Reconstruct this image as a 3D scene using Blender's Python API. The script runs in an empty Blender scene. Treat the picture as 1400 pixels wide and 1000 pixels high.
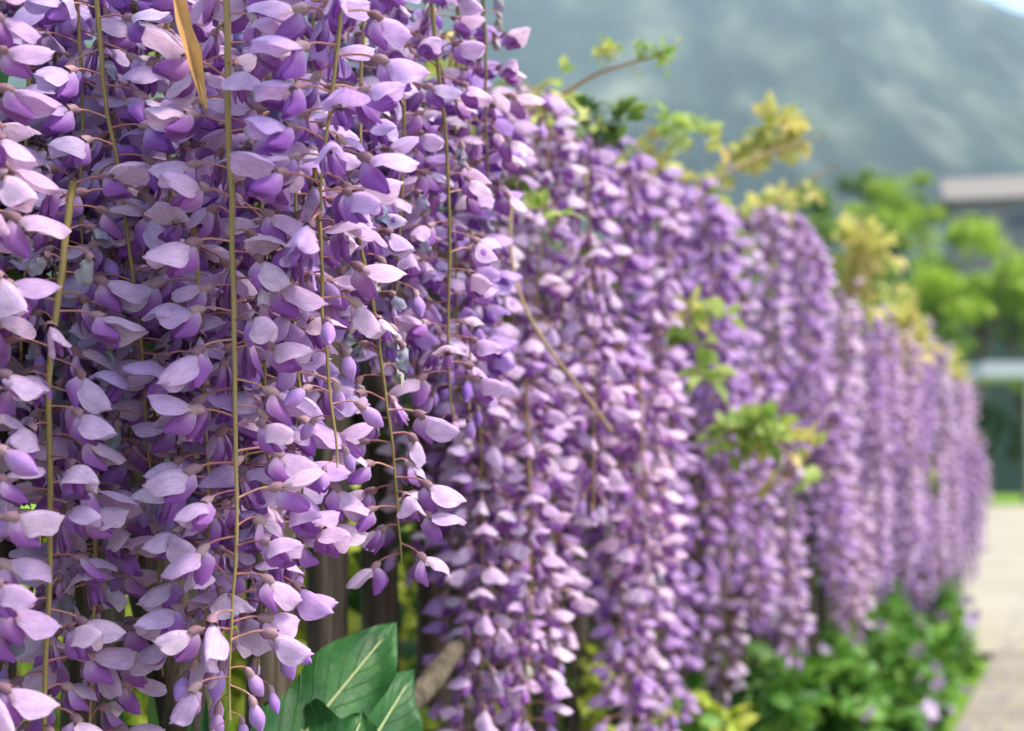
import bpy, math, random
import numpy as np
from math import sin, cos, pi, atan, radians, sqrt, exp, floor
from mathutils import Vector, Matrix, Euler, noise

# ------------------------------------------------------------------ camera, sky, sun, exposure
scene = bpy.context.scene
col = scene.collection
EYE = 0.75
FPX = 2000.0                       # focal length in pixels of the 1400 px wide photograph
PITCH = atan(135 / FPX)
cam_d = bpy.data.cameras.new('camera')
cam_d.sensor_width = 36.0
cam_d.lens = FPX * 36 / 1400
cam_d.clip_start = 0.05
cam_d.clip_end = 9000
cam_d.dof.use_dof = True
cam_d.dof.focus_distance = 0.82
cam_d.dof.aperture_fstop = 6.2
cam_d.dof.aperture_blades = 0
cam = bpy.data.objects.new('camera', cam_d)
col.objects.link(cam)
cam.location = (0, 0, EYE)
cam.rotation_euler = (pi / 2 + PITCH, 0, 0)
scene.camera = cam

SUN_EL, SUN_AZ = radians(58), radians(97)      # azimuth clockwise from +Y: light comes from the right
world = bpy.data.worlds.new('World')
scene.world = world
world.use_nodes = True
wn = world.node_tree
wn.nodes.clear()
w_out = wn.nodes.new('ShaderNodeOutputWorld')
w_bg = wn.nodes.new('ShaderNodeBackground')
w_sky = wn.nodes.new('ShaderNodeTexSky')
w_sky.sky_type = 'NISHITA'
w_sky.sun_disc = False
w_sky.sun_elevation = SUN_EL
w_sky.sun_rotation = SUN_AZ
w_sky.dust_density = 2.0
w_bg.inputs['Strength'].default_value = 0.105
wn.links.new(w_sky.outputs[0], w_bg.inputs['Color'])
wn.links.new(w_bg.outputs[0], w_out.inputs['Surface'])

sun_d = bpy.data.lights.new('sun', 'SUN')
sun_d.energy = 1.5
sun_d.angle = radians(14)
sun_d.color = (1.0, 0.93, 0.82)
sun = bpy.data.objects.new('sun', sun_d)
col.objects.link(sun)
sdir = Vector((sin(SUN_AZ) * cos(SUN_EL), cos(SUN_AZ) * cos(SUN_EL), sin(SUN_EL)))
sun.rotation_euler = sdir.to_track_quat('Z', 'Y').to_euler()

scene.view_settings.view_transform = 'Standard'
scene.view_settings.look = 'None'
scene.view_settings.exposure = 2.1
scene.view_settings.gamma = 1.0
scene.view_settings.use_curve_mapping = False
scene.render.engine = 'CYCLES'
scene.cycles.use_denoising = True
scene.cycles.max_bounces = 8
scene.cycles.diffuse_bounces = 4
scene.cycles.transmission_bounces = 4
scene.cycles.volume_bounces = 1
scene.cycles.sample_clamp_indirect = 6.0

HAZE_DENSITY = 0.00026
HAZE_COLOR = (0.72, 0.87, 1.0)

RNG = random.Random(11)
NPR = np.random.RandomState(5)

# ------------------------------------------------------------------ helpers
def at(px, py, Y):
    """the point of the world seen at pixel (px, py) of the photograph at the depth Y"""
    r, v = (px - 700) / FPX, (500 - py) / FPX
    d = Vector((r, cos(PITCH) - v * sin(PITCH), sin(PITCH) + v * cos(PITCH)))
    return Vector((0, 0, EYE)) + d * (Y / d.y)

NRM = Vector((0.930, -0.367, 0))          # the hedge faces this way
ALONG = Vector((0.367, 0.930, 0))
def hedge(Y, off=0.0, z=0.0):
    """a point on the hedge's front face at depth Y, off metres in front of it"""
    return Vector(((Y - 1.35) * 0.395, Y, 0)) + NRM * off + Vector((0, 0, z))

class MB:
    def __init__(self):
        self.v, self.f, self.m, self.uv, self.n = [], [], [], [], 0
    def add(self, part, mat=0, M=None):
        vs, fs, uvs = part
        if M is not None:
            vs = [M @ Vector(p) for p in vs]
        b = self.n
        self.v.extend([tuple(p) for p in vs])
        self.uv.extend(uvs)
        self.f.extend([tuple(i + b for i in f) for f in fs])
        self.m.extend([mat] * len(fs))
        self.n += len(vs)
        return self
    def mesh(self, name, mats, smooth=True):
        me = bpy.data.meshes.new(name)
        me.from_pydata(self.v, [], self.f)
        for m in mats:
            me.materials.append(m)
        me.polygons.foreach_set('material_index', self.m)
        me.polygons.foreach_set('use_smooth', [smooth] * len(self.f))
        li = np.empty(len(me.loops), dtype=np.int32)
        me.loops.foreach_get('vertex_index', li)
        uv = np.array(self.uv, dtype=np.float32)[li]
        me.uv_layers.new(name='UVMap').data.foreach_set('uv', uv.ravel())
        me.update()
        return me

def new_obj(name, data, parent=None, loc=(0, 0, 0), rot=None, scale=None, color=None):
    o = bpy.data.objects.new(name, data)
    col.objects.link(o)
    if parent is not None:
        o.parent = parent
    o.location = loc
    if rot is not None:
        o.rotation_euler = rot
    if scale is not None:
        o.scale = (scale, scale, scale) if isinstance(scale, (int, float)) else scale
    if color is not None:
        o.color = color
    return o

def tag(o, label=None, cat=None, group=None, kind=None):
    if label: o['label'] = label
    if cat: o['category'] = cat
    if group: o['group'] = group
    if kind: o['kind'] = kind
    return o

def thing(name, label, cat, loc=(0, 0, 0), group=None):
    o = new_obj(name, None, None, loc)
    o.empty_display_size = 0.05
    return tag(o, label, cat, group)

def tube(pts, radii, sides=6, cap=True):
    """a tapered tube along the points"""
    pts = [Vector(p) for p in pts]
    vs, fs, uvs = [], [], []
    n = len(pts)
    up = Vector((0.13, 0.37, 0.92))
    length = 0.0
    for i, p in enumerate(pts):
        t = (pts[min(i + 1, n - 1)] - pts[max(i - 1, 0)]).normalized()
        a = t.cross(up)
        if a.length < 0.15:
            a = t.cross(Vector((1, 0.2, 0)))
        a.normalize()
        b = t.cross(a)
        if i: length += (p - pts[i - 1]).length
        r = radii[i] if hasattr(radii, '__len__') else radii
        for k in range(sides):
            th = 2 * pi * k / sides
            vs.append(p + (a * cos(th) + b * sin(th)) * r)
            uvs.append((length, k / sides))
    for i in range(n - 1):
        for k in range(sides):
            k2 = (k + 1) % sides
            fs.append((i * sides + k, i * sides + k2, (i + 1) * sides + k2, (i + 1) * sides + k))
    if cap:
        fs.append(tuple(range(sides)))
        fs.append(tuple((n - 1) * sides + k for k in range(sides - 1, -1, -1)))
    return vs, fs, uvs

def smooth_path(pts, n):
    """n+1 points on a Catmull-Rom curve through pts"""
    pts = [Vector(p) for p in pts]
    if len(pts) == 2:
        return [pts[0].lerp(pts[1], i / n) for i in range(n + 1)]
    P = [pts[0] * 2 - pts[1]] + pts + [pts[-1] * 2 - pts[-2]]
    out = []
    for i in range(n + 1):
        u = i / n * (len(pts) - 1)
        k = min(int(u), len(pts) - 2)
        t = u - k
        a, b, c, d = P[k], P[k + 1], P[k + 2], P[k + 3]
        out.append(0.5 * ((2 * b) + (c - a) * t + (2 * a - 5 * b + 4 * c - d) * t * t + (3 * b - a - 3 * c + d) * t ** 3))
    return out

def box(sx, sy, sz, c=(0, 0, 0), jit=0.0, rng=RNG):
    vs = []
    for z in (-1, 1):
        for y in (-1, 1):
            for x in (-1, 1):
                vs.append((c[0] + x * sx / 2 + rng.uniform(-jit, jit), c[1] + y * sy / 2 + rng.uniform(-jit, jit), c[2] + z * sz / 2 + rng.uniform(-jit, jit)))
    fs = [(0, 2, 3, 1), (4, 5, 7, 6), (0, 1, 5, 4), (2, 6, 7, 3), (0, 4, 6, 2), (1, 3, 7, 5)]
    return vs, fs, [(0.0, 0.0)] * 8

# ------------------------------------------------------------------ materials
def mat(name):
    m = bpy.data.materials.new(name)
    m.use_nodes = True
    nt = m.node_tree
    nt.nodes.clear()
    return m, nt

class N:
    """small node helper"""
    def __init__(s, nt): s.nt = nt
    def __call__(s, t, **k):
        n = s.nt.nodes.new(t)
        for a, b in k.items():
            setattr(n, a, b)
        return n
    def link(s, a, b): s.nt.links.new(a, b)
    def ramp(s, fac, stops, interp='LINEAR'):
        n = s('ShaderNodeValToRGB')
        n.color_ramp.interpolation = interp
        e = n.color_ramp.elements
        while len(e) < len(stops): e.new(0.5)
        for el, (p, c) in zip(e, stops):
            el.position = p
            el.color = (*c, 1)
        s.link(fac, n.inputs[0])
        return n.outputs[0]
    def mix(s, fac, a, b, mode='MIX'):
        n = s('ShaderNodeMix', data_type='RGBA', blend_type=mode)
        for sock, val in ((n.inputs[0], fac), (n.inputs[6], a), (n.inputs[7], b)):
            if isinstance(val, (int, float)): sock.default_value = val
            elif isinstance(val, tuple): sock.default_value = (*val, 1)
            else: s.link(val, sock)
        return n.outputs[2]
    def math(s, op, a, b=0.0):
        n = s('ShaderNodeMath', operation=op)
        for sock, val in ((n.inputs[0], a), (n.inputs[1], b)):
            if isinstance(val, (int, float)): sock.default_value = val
            else: s.link(val, sock)
        return n.outputs[0]
    def noise(s, scale, vec=None, detail=3.0, rough=0.5):
        n = s('ShaderNodeTexNoise')
        n.inputs['Scale'].default_value = scale
        n.inputs['Detail'].default_value = detail
        n.inputs['Roughness'].default_value = rough
        if vec is not None: s.link(vec, n.inputs['Vector'])
        return n.outputs[0]

def finish(n, colr, rough=0.6, trans=0.0, trans_col=None, bump=None, bump_d=0.001, spec=0.3, sheen=0.0):
    b = n('ShaderNodeBsdfPrincipled')
    if isinstance(colr, tuple): b.inputs['Base Color'].default_value = (*colr, 1)
    else: n.link(colr, b.inputs['Base Color'])
    b.inputs['Roughness'].default_value = rough
    b.inputs['Specular IOR Level'].default_value = spec
    if sheen: b.inputs['Sheen Weight'].default_value = sheen
    if bump is not None:
        bn = n('ShaderNodeBump')
        bn.inputs['Distance'].default_value = bump_d
        bn.inputs['Strength'].default_value = 0.8
        n.link(bump, bn.inputs['Height'])
        n.link(bn.outputs[0], b.inputs['Normal'])
    sh = b.outputs[0]
    if trans > 0:
        t = n('ShaderNodeBsdfTranslucent')
        tc = trans_col if trans_col is not None else colr
        if isinstance(tc, tuple): t.inputs[0].default_value = (*tc, 1)
        else: n.link(tc, t.inputs[0])
        mx = n('ShaderNodeMixShader')
        mx.inputs[0].default_value = trans
        n.link(sh, mx.inputs[1]); n.link(t.outputs[0], mx.inputs[2])
        sh = mx.outputs[0]
    o = n('ShaderNodeOutputMaterial')
    n.link(sh, o.inputs['Surface'])

def petal_mat(name, tones, base_col, base_len, tip_col=None, trans=0.35, island=False, spots=None, veins=0.35, crumple=False):
    """petal: tone by flower, paler claw at its base, fine veins fanning to the rim"""
    m, nt = mat(name)
    n = N(nt)
    oi = n('ShaderNodeObjectInfo')
    if island:
        rnd = n('ShaderNodeNewGeometry').outputs['Random Per Island']
    else:
        rnd = oi.outputs['Random']
    uv = n('ShaderNodeUVMap')
    sep = n('ShaderNodeSeparateXYZ')
    n.link(uv.outputs[0], sep.inputs[0])
    u, v = sep.outputs[0], sep.outputs[1]
    c = n.ramp(rnd, tones)
    if tip_col is not None:
        f = n.ramp(u, [(0.3, (0, 0, 0)), (0.95, (1, 1, 1))])
        c = n.mix(n.math('MULTIPLY', f, 0.75), c, tip_col)
    fb = n.ramp(u, [(0.0, (1, 1, 1)), (base_len, (0, 0, 0))])
    c = n.mix(n.math('MULTIPLY', fb, 0.8), c, base_col)
    # blotches and veins
    tc = n('ShaderNodeTexCoord')
    nz = n.noise(140.0, tc.outputs['Object'], 2.0)
    c = n.mix(n.ramp(nz, [(0.35, (0, 0, 0)), (0.75, (1, 1, 1))]), c, n.mix(0.5, c, tuple(0.75 * x for x in tones[0][1])), 'MIX')
    comb = n('ShaderNodeCombineXYZ')
    n.link(n.math('MULTIPLY', u, 1.6), comb.inputs[0])
    n.link(n.math('MULTIPLY', v, 13.0), comb.inputs[1])
    ve = n.noise(2.2, comb.outputs[0], 2.0)
    c = n.mix(n.math('MULTIPLY', n.ramp(ve, [(0.45, (0, 0, 0)), (0.62, (1, 1, 1))]), veins), c, n.mix(1.0, c, (0.72, 0.62, 0.82), 'MULTIPLY'))
    if spots is not None:
        sp = n.ramp(n.noise(260.0, tc.outputs['Object'], 1.0), [(0.64, (0, 0, 0)), (0.72, (1, 1, 1))])
        c = n.mix(n.math('MULTIPLY', sp, 0.6), c, spots)
    c = n.mix(1.0, c, oi.outputs['Color'], 'MULTIPLY')
    bump = n.math('ADD', n.math('MULTIPLY', ve, 0.5), nz)
    finish(n, c, 0.55, trans, c, bump, 0.0012 if crumple else 0.0005, 0.25, 0.15)
    return m

PALE = [(0.0, (0.66, 0.48, 0.73)), (0.3, (0.76, 0.59, 0.78)), (0.55, (0.80, 0.63, 0.77)), (0.8, (0.64, 0.45, 0.74)), (1.0, (0.83, 0.71, 0.80))]
DARK = [(0.0, (0.38, 0.15, 0.48)), (0.5, (0.48, 0.23, 0.57)), (1.0, (0.32, 0.11, 0.45))]
BUDC = [(0.0, (0.44, 0.27, 0.60)), (0.5, (0.54, 0.33, 0.64)), (1.0, (0.40, 0.25, 0.58))]
FADE = [(0.0, (0.30, 0.32, 0.42)), (0.3, (0.50, 0.46, 0.34)), (0.55, (0.30, 0.28, 0.46)), (0.8, (0.50, 0.43, 0.44)), (1.0, (0.20, 0.21, 0.36))]
M = {}
for isl in (False, True):
    s = ' joined' if isl else ''
    M['banner' + s] = petal_mat('lilac banner petal' + s, PALE, (0.78, 0.68, 0.40), 0.18, trans=0.42, veins=0.6, island=isl, spots=(0.50, 0.40, 0.52))
    M['keel' + s] = petal_mat('violet keel petal' + s, DARK, (0.66, 0.54, 0.66), 0.42, (0.25, 0.045, 0.37), trans=0.3, island=isl)
    M['bud' + s] = petal_mat('bud petal' + s, BUDC, (0.50, 0.36, 0.46), 0.35, (0.40, 0.17, 0.60), trans=0.2, island=isl)
    M['fade' + s] = petal_mat('faded petal' + s, FADE, (0.60, 0.54, 0.40), 0.3, trans=0.25, island=isl, crumple=True, spots=(0.30, 0.25, 0.22))

def plain_mat(name, tones, scale=30.0, rough=0.6, trans=0.0, stretch=None, bump_d=0.001, spec=0.3, per='object', detail=4.0, bump=True):
    """a few tones mixed by noise and by instance"""
    m, nt = mat(name)
    n = N(nt)
    tc = n('ShaderNodeTexCoord')
    vec = tc.outputs['Object']
    if stretch:
        mp = n('ShaderNodeMapping')
        mp.inputs['Scale'].default_value = stretch
        n.link(vec, mp.inputs[0])
        vec = mp.outputs[0]
    nz = n.noise(scale, vec, detail, 0.6)
    if per == 'island':
        rnd = n('ShaderNodeNewGeometry').outputs['Random Per Island']
    elif per == 'object':
        rnd = n('ShaderNodeObjectInfo').outputs['Random']
    else:
        rnd = None
    if rnd is not None:
        f = n.math('ADD', n.math('MULTIPLY', nz, 0.55), n.math('MULTIPLY', n.math('SUBTRACT', rnd, 0.2), 0.75))
    else:
        f = n.ramp(nz, [(0.25, (0, 0, 0)), (0.75, (1, 1, 1))])
    k = len(tones)
    c = n.ramp(f, [(i / (k - 1), t) for i, t in enumerate(tones)])
    finish(n, c, rough, trans, None, nz if bump else None, bump_d, spec)
    return m

M['calyx'] = plain_mat('brown calyx', [(0.15, 0.07, 0.09), (0.25, 0.13, 0.16), (0.38, 0.25, 0.26)], 300, 0.6, 0.0, bump_d=0.0006)
M['pedicel'] = plain_mat('reddish flower stalk', [(0.26, 0.09, 0.10), (0.38, 0.15, 0.13), (0.48, 0.26, 0.17)], 60, 0.5)
M['rachis'] = plain_mat('olive raceme stem', [(0.15, 0.12, 0.035), (0.26, 0.19, 0.06), (0.34, 0.24, 0.10)], 90, 0.5, bump_d=0.0006)
M['leaflet'] = plain_mat('wisteria leaf', [(0.015, 0.045, 0.010), (0.05, 0.11, 0.016), (0.15, 0.22, 0.03)], 60, 0.5, 0.35, per='island')
M['young'] = plain_mat('young wisteria leaf', [(0.30, 0.38, 0.07), (0.54, 0.54, 0.14), (0.66, 0.58, 0.20), (0.54, 0.36, 0.15)], 60, 0.5, 0.4, per='object')
M['fresh'] = plain_mat('fresh green leaf', [(0.20, 0.34, 0.06), (0.34, 0.46, 0.10), (0.50, 0.56, 0.20)], 60, 0.5, 0.4, per='object')
M['twig'] = plain_mat('brown twig', [(0.16, 0.09, 0.05), (0.28, 0.18, 0.09), (0.36, 0.26, 0.14)], 80, 0.7)
M['bark'] = plain_mat('vine bark', [(0.025, 0.02, 0.015), (0.085, 0.068, 0.048), (0.17, 0.14, 0.10)], 90, 0.9, stretch=(1, 1, 0.2), bump_d=0.006, per='none', spec=0.1)
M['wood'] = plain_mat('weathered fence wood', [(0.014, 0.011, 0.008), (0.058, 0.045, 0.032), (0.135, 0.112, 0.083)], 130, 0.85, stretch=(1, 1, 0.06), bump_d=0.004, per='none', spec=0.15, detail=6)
def dock_mat():
    m, nt = mat('dock leaf')
    n = N(nt)
    uv = n('ShaderNodeUVMap'); sep = n('ShaderNodeSeparateXYZ'); n.link(uv.outputs[0], sep.inputs[0])
    tc = n('ShaderNodeTexCoord')
    av = n.math('ABSOLUTE', n.math('SUBTRACT', sep.outputs[1], 0.5))
    nz = n.noise(28.0, tc.outputs['Object'], 5.0, 0.6)
    ph = n.math('ADD', n.math('SUBTRACT', n.math('MULTIPLY', sep.outputs[0], 62.0), n.math('MULTIPLY', av, 34.0)), n.math('MULTIPLY', nz, 5.0))
    vein = n.ramp(n.math('SINE', ph), [(0.86, (0, 0, 0)), (1.0, (1, 1, 1))])
    c = n.ramp(nz, [(0.3, (0.010, 0.060, 0.012)), (0.5, (0.022, 0.105, 0.022)), (0.7, (0.055, 0.17, 0.035))])
    c = n.mix(n.math('MULTIPLY', vein, 0.30), c, (0.10, 0.20, 0.07))
    sp = n.ramp(n.noise(170.0, tc.outputs['Object'], 2.0), [(0.68, (0, 0, 0)), (0.74, (1, 1, 1))])
    c = n.mix(n.math('MULTIPLY', sp, 0.5), c, (0.16, 0.12, 0.05))
    finish(n, c, 0.5, 0.2, None, n.math('SUBTRACT', nz, n.math('MULTIPLY', vein, 0.35)), 0.003, 0.25)
    return m
M['dock'] = dock_mat()
M['midrib'] = plain_mat('pale leaf midrib', [(0.22, 0.30, 0.10), (0.34, 0.40, 0.18)], 40, 0.5, 0.1)
M['strap'] = plain_mat('strap leaf', [(0.02, 0.08, 0.025), (0.05, 0.15, 0.035), (0.14, 0.27, 0.05)], 20, 0.45, 0.25, stretch=(1, 1, 0.1), per='object')
M['husk'] = plain_mat('dry brown leaf', [(0.36, 0.17, 0.05), (0.55, 0.31, 0.11), (0.68, 0.44, 0.20)], 60, 0.6, 0.3, stretch=(1, 1, 0.1), per='none')
M['bush'] = plain_mat('bush leaf', [(0.03, 0.10, 0.014), (0.10, 0.25, 0.03), (0.24, 0.42, 0.06)], 20, 0.5, 0.3, per='island')
M['bush lime'] = plain_mat('lime bush leaf', [(0.22, 0.30, 0.03), (0.44, 0.52, 0.06), (0.60, 0.58, 0.13)], 20, 0.5, 0.35, per='island')
M['blossom'] = plain_mat('small lilac blossom', [(0.30, 0.21, 0.34), (0.42, 0.30, 0.46), (0.50, 0.39, 0.50)], 100, 0.6, 0.25)
M['pink'] = plain_mat('small pink blossom', [(0.62, 0.22, 0.34), (0.72, 0.36, 0.46)], 100, 0.6, 0.25)
M['tree lime'] = plain_mat('lime tree leaf', [(0.20, 0.32, 0.025), (0.36, 0.50, 0.045), (0.50, 0.60, 0.09)], 0.6, 0.6, 0.35, per='island', bump=False)
M['tree mid'] = plain_mat('mid green tree leaf', [(0.09, 0.17, 0.02), (0.19, 0.31, 0.04), (0.30, 0.42, 0.07)], 0.6, 0.6, 0.3, per='island', bump=False)
M['tree dark'] = plain_mat('dark green tree leaf', [(0.008, 0.028, 0.008), (0.02, 0.06, 0.015), (0.045, 0.10, 0.025)], 0.6, 0.6, 0.2, per='island', bump=False)
M['trunk'] = plain_mat('tree bark', [(0.06, 0.05, 0.035), (0.16, 0.13, 0.09)], 4, 0.9, stretch=(1, 1, 0.2), bump_d=0.02, per='none')
M['soil'] = plain_mat('bed soil', [(0.05, 0.035, 0.02), (0.13, 0.09, 0.05), (0.20, 0.15, 0.09)], 25, 0.95, bump_d=0.02, per='none', spec=0.1)
M['lawn'] = plain_mat('lawn', [(0.05, 0.13, 0.015), (0.14, 0.26, 0.025), (0.28, 0.36, 0.05)], 1.2, 0.9, bump_d=0.03, per='none', spec=0.1)
M['road'] = plain_mat('pale concrete road', [(0.25, 0.22, 0.155), (0.32, 0.285, 0.205), (0.37, 0.33, 0.24)], 0.9, 0.9, bump_d=0.003, per='none', spec=0.2, detail=7)
M['pave'] = plain_mat('worn concrete apron', [(0.20, 0.178, 0.13), (0.25, 0.223, 0.165), (0.30, 0.268, 0.20)], 2.2, 0.9, bump_d=0.003, per='none', spec=0.2, detail=7)
M['stone'] = plain_mat('grey stone', [(0.18, 0.17, 0.15), (0.32, 0.30, 0.26), (0.40, 0.37, 0.32)], 14, 0.9, bump_d=0.006)
M['render'] = plain_mat('grey house render', [(0.20, 0.17, 0.145), (0.28, 0.245, 0.21)], 2, 0.9, per='none')
M['rooftile'] = plain_mat('grey roof slates', [(0.14, 0.122, 0.10), (0.22, 0.195, 0.165)], 4, 0.8)
M['glass'] = plain_mat('dark window glass', [(0.02, 0.025, 0.03), (0.035, 0.04, 0.045)], 1, 0.1, spec=0.5, bump=False)
M['white'] = plain_mat('white painted metal', [(0.42, 0.43, 0.43), (0.50, 0.51, 0.51)], 3, 0.5, bump=False)
M['post'] = plain_mat('pale grey post', [(0.40, 0.40, 0.36), (0.52, 0.51, 0.46)], 3, 0.7)
M['grass'] = plain_mat('grass blade', [(0.08, 0.20, 0.015), (0.24, 0.40, 0.03), (0.42, 0.50, 0.07)], 5, 0.6, 0.3, per='island', bump=False)

def mountain_mat():
    m, nt = mat('wooded mountainside')
    n = N(nt)
    g = n('ShaderNodeNewGeometry')
    pos = g.outputs['Position']
    mp = n('ShaderNodeMapping')
    mp.inputs['Scale'].default_value = (1.0, 0.12, 0.6)
    n.link(pos, mp.inputs[0])
    big = n.noise(0.018, mp.outputs[0], 4.0, 0.6)
    fine = n.noise(0.05, mp.outputs[0], 5.0, 0.7)
    patch = n.noise(0.022, mp.outputs[0], 4.0, 0.55)
    c = n.ramp(big, [(0.34, (0.005, 0.015, 0.010)), (0.48, (0.014, 0.034, 0.022)), (0.58, (0.042, 0.068, 0.040)), (0.70, (0.12, 0.145, 0.09))])
    c = n.mix(n.math('MULTIPLY', n.ramp(fine, [(0.40, (0, 0, 0)), (0.7, (1, 1, 1))]), 0.55), c, (0.015, 0.03, 0.015))
    c = n.mix(n.ramp(patch, [(0.58, (0, 0, 0)), (0.90, (1, 1, 1))]), c, (0.22, 0.24, 0.17))
    finish(n, c, 0.95, spec=0.05)
    return m
M['mountain'] = mountain_mat()

# ------------------------------------------------------------------ ground, road, hills, haze
def sheet(name, pts, m, kind='structure'):
    b = MB()
    b.add((pts, [tuple(range(len(pts)))], [(p[0], p[1]) for p in pts]))
    return tag(new_obj(name, b.mesh(name, [M[m]], False)), kind=kind)

def mountain_height(r, a):
    """height above the plain at range r and bearing tangent a (x / y)"""
    if r < 44: return -0.03
    G = 0.323 + (0.30 - a) * 0.34
    G = max(0.20, min(0.345, G))
    rn = min(r, 150)
    foot = rn * 0.150 * (1 - exp(-(rn - 44) / 38))
    t = max(0, min(1, (r - 420) / 930))
    face = 1350 * G * t ** 1.35
    p = Vector((r * a / sqrt(1 + a * a), r / sqrt(1 + a * a), 0))
    nz = noise.fractal(Vector((p.x * 0.010, p.y * 0.003, 0)), 0.8, 2.1, 5) * 30 + noise.fractal(Vector((p.x * 0.0035 + 3, p.y * 0.0015, 1)), 0.9, 2, 4) * 45
    z = foot * (1 - t) + face + nz * min(1, max(0, (r - 450) / 500)) * (1 - 0.75 * t)
    if r > 1350: z -= (r - 1350) * 0.9
    return max(-0.03, z)

def build_mountain():
    nr, na = 150, 190
    rs = [40 * (2300 / 40) ** (i / nr) for i in range(nr + 1)]
    vs, fs, uvs = [], [], []
    for r in rs:
        for j in range(na + 1):
            th = radians(-62 + 124 * j / na)
            a = math.tan(th)
            vs.append((r * sin(th), r * cos(th), mountain_height(r, a)))
            uvs.append((0, 0))
    for i in range(nr):
        for j in range(na):
            k = i * (na + 1) + j
            fs.append((k, k + 1, k + na + 2, k + na + 1))
    b = MB().add((vs, fs, uvs))
    return tag(new_obj('mountain', b.mesh('mountain', [M['mountain']])), kind='structure')

sheet('ground', [(-400, -60, -0.04), (400, -60, -0.04), (400, 120, -0.04), (-400, 120, -0.04)], 'lawn')
ge = lambda Y, off: tuple(hedge(Y, off))[:2]
p0, p1 = ge(-3, 0.1), ge(5.9, 0.12)
sheet('pavement', [(*p0, 0.0), (8, -3, 0.0), (8, 5.93, 0.0), (*p1, 0.0)], 'pave')
sheet('road', [(-0.5, 5.94, -0.006), (14, 5.94, -0.006), (14, 27, -0.006), (-0.5, 27, -0.006)], 'road')
build_mountain()

def planting_bed():
    # raised soil under the hedge with a gently uneven top
    vs, fs, uvs = [], [], []
    nY, nO = 60, 14
    for i in range(nY + 1):
        Y = -1.0 + 8.0 * i / nY
        for j in range(nO + 1):
            off = -1.6 + (1.68 - 0.3 * max(0, min(1, (Y - 4.5) / 2))) * j / nO
            z = 0.22 + 0.05 * noise.noise(Vector((Y * 2.1, off * 2.5, 1.3)))
            z *= 1 - max(0, min(1, (Y - 5.5) / 1.2))
            if j == nO: z = 0.005
            z = max(0.005, z)
            vs.append(tuple(hedge(Y, off, z))); uvs.append((0, 0))
    for i in range(nY):
        for j in range(nO):
            k = i * (nO + 1) + j
            fs.append((k, k + 1, k + nO + 2, k + nO + 1))
    b = MB().add((vs, fs, uvs))
    tag(new_obj('planting_bed', b.mesh('planting_bed', [M['soil']])), kind='structure')
planting_bed()

def haze_box():
    m, nt = mat('valley haze')
    n = N(nt)
    pv = n('ShaderNodeVolumePrincipled')
    pv.inputs['Color'].default_value = (*HAZE_COLOR, 1)
    pv.inputs['Density'].default_value = HAZE_DENSITY
    pv.inputs['Anisotropy'].default_value = 0.0
    o = n('ShaderNodeOutputMaterial')
    n.link(pv.outputs[0], o.inputs['Volume'])
    b = MB().add(box(4300, 2500, 540, (0, 1150, 268.9)))
    tag(new_obj('haze', b.mesh('haze', [m], False)), kind='stuff')
haze_box()

# ------------------------------------------------------------------ flower geometry
def rot_y_down(th):
    """rotation that tips the +X axis down by th"""
    return Matrix.Rotation(th, 4, 'Y')

CAL = Vector((0.0175, 0, 0.0004))          # where the stalk ends and the calyx starts

def banner(L=0.024, W=0.0135, a0=25, a1=70, droop=0.10, arch=0.0022, nu=9, nv=8, crumple=0.0, seed=0, lift=0.0):
    """the folded standard petal: two rounded lobes hanging either side of a ridge along +X"""
    vs, fs, uvs = [], [], []
    rg = random.Random(seed)
    asym = rg.uniform(-0.12, 0.12)
    blunt = rg.random()
    wave_n = rg.uniform(5, 9)
    for i in range(nu + 1):
        u = i / nu
        s = u * L
        prof = max(0.0, sin(pi * min(1, 0.05 + 0.95 * u ** (0.78 + blunt * 0.3)))) ** (0.62 - 0.17 * blunt)
        w = W * prof
        if i == 0: w = W * 0.25
        if i == nu: w = W * 0.12
        zr = arch * sin(pi * u) - droop * L * u * u + lift * L * u
        for j in range(nv + 1):
            v = -1 + 2 * j / nv
            side = 1 if v >= 0 else -1
            q = abs(v)
            k = 6
            y = z = 0.0
            for t in range(k):
                qq = q * (t + 0.5) / k
                ang = radians(a0 + (a1 - a0) * min(1, qq * 1.7))
                if qq > 0.75: ang -= radians(26) * (qq - 0.75) / 0.25
                y += cos(ang) * q / k
                z -= sin(ang) * q / k
            y *= w * (1 + asym * side); z *= w * (1 - asym * side * 0.6)
            x = s + 0.0022 * q * q * (0.6 - u) * 2 - (0.0025 if (i == nu and j == nv // 2) else 0)
            p = Vector((x, y * side, zr + z))
            p.z += 0.0011 * q * q * sin(wave_n * u + seed + side)
            p.y += 0.0009 * side * q * q * cos(wave_n * 1.3 * u + 2 * seed)
            if i:
                amp = 0.00055 + crumple
                nv3 = noise.noise_vector(p * (230 if crumple else 120) + Vector((seed * 3.1, seed, 0)))
                p += nv3 * amp * (1.6 if crumple else 1)
            vs.append(tuple(p)); uvs.append((u, (v + 1) / 2))
    for i in range(nu):
        for j in range(nv):
            a = i * (nv + 1) + j
            fs.append((a, a + nv + 1, a + nv + 2, a + 1))
    return vs, fs, uvs

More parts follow.
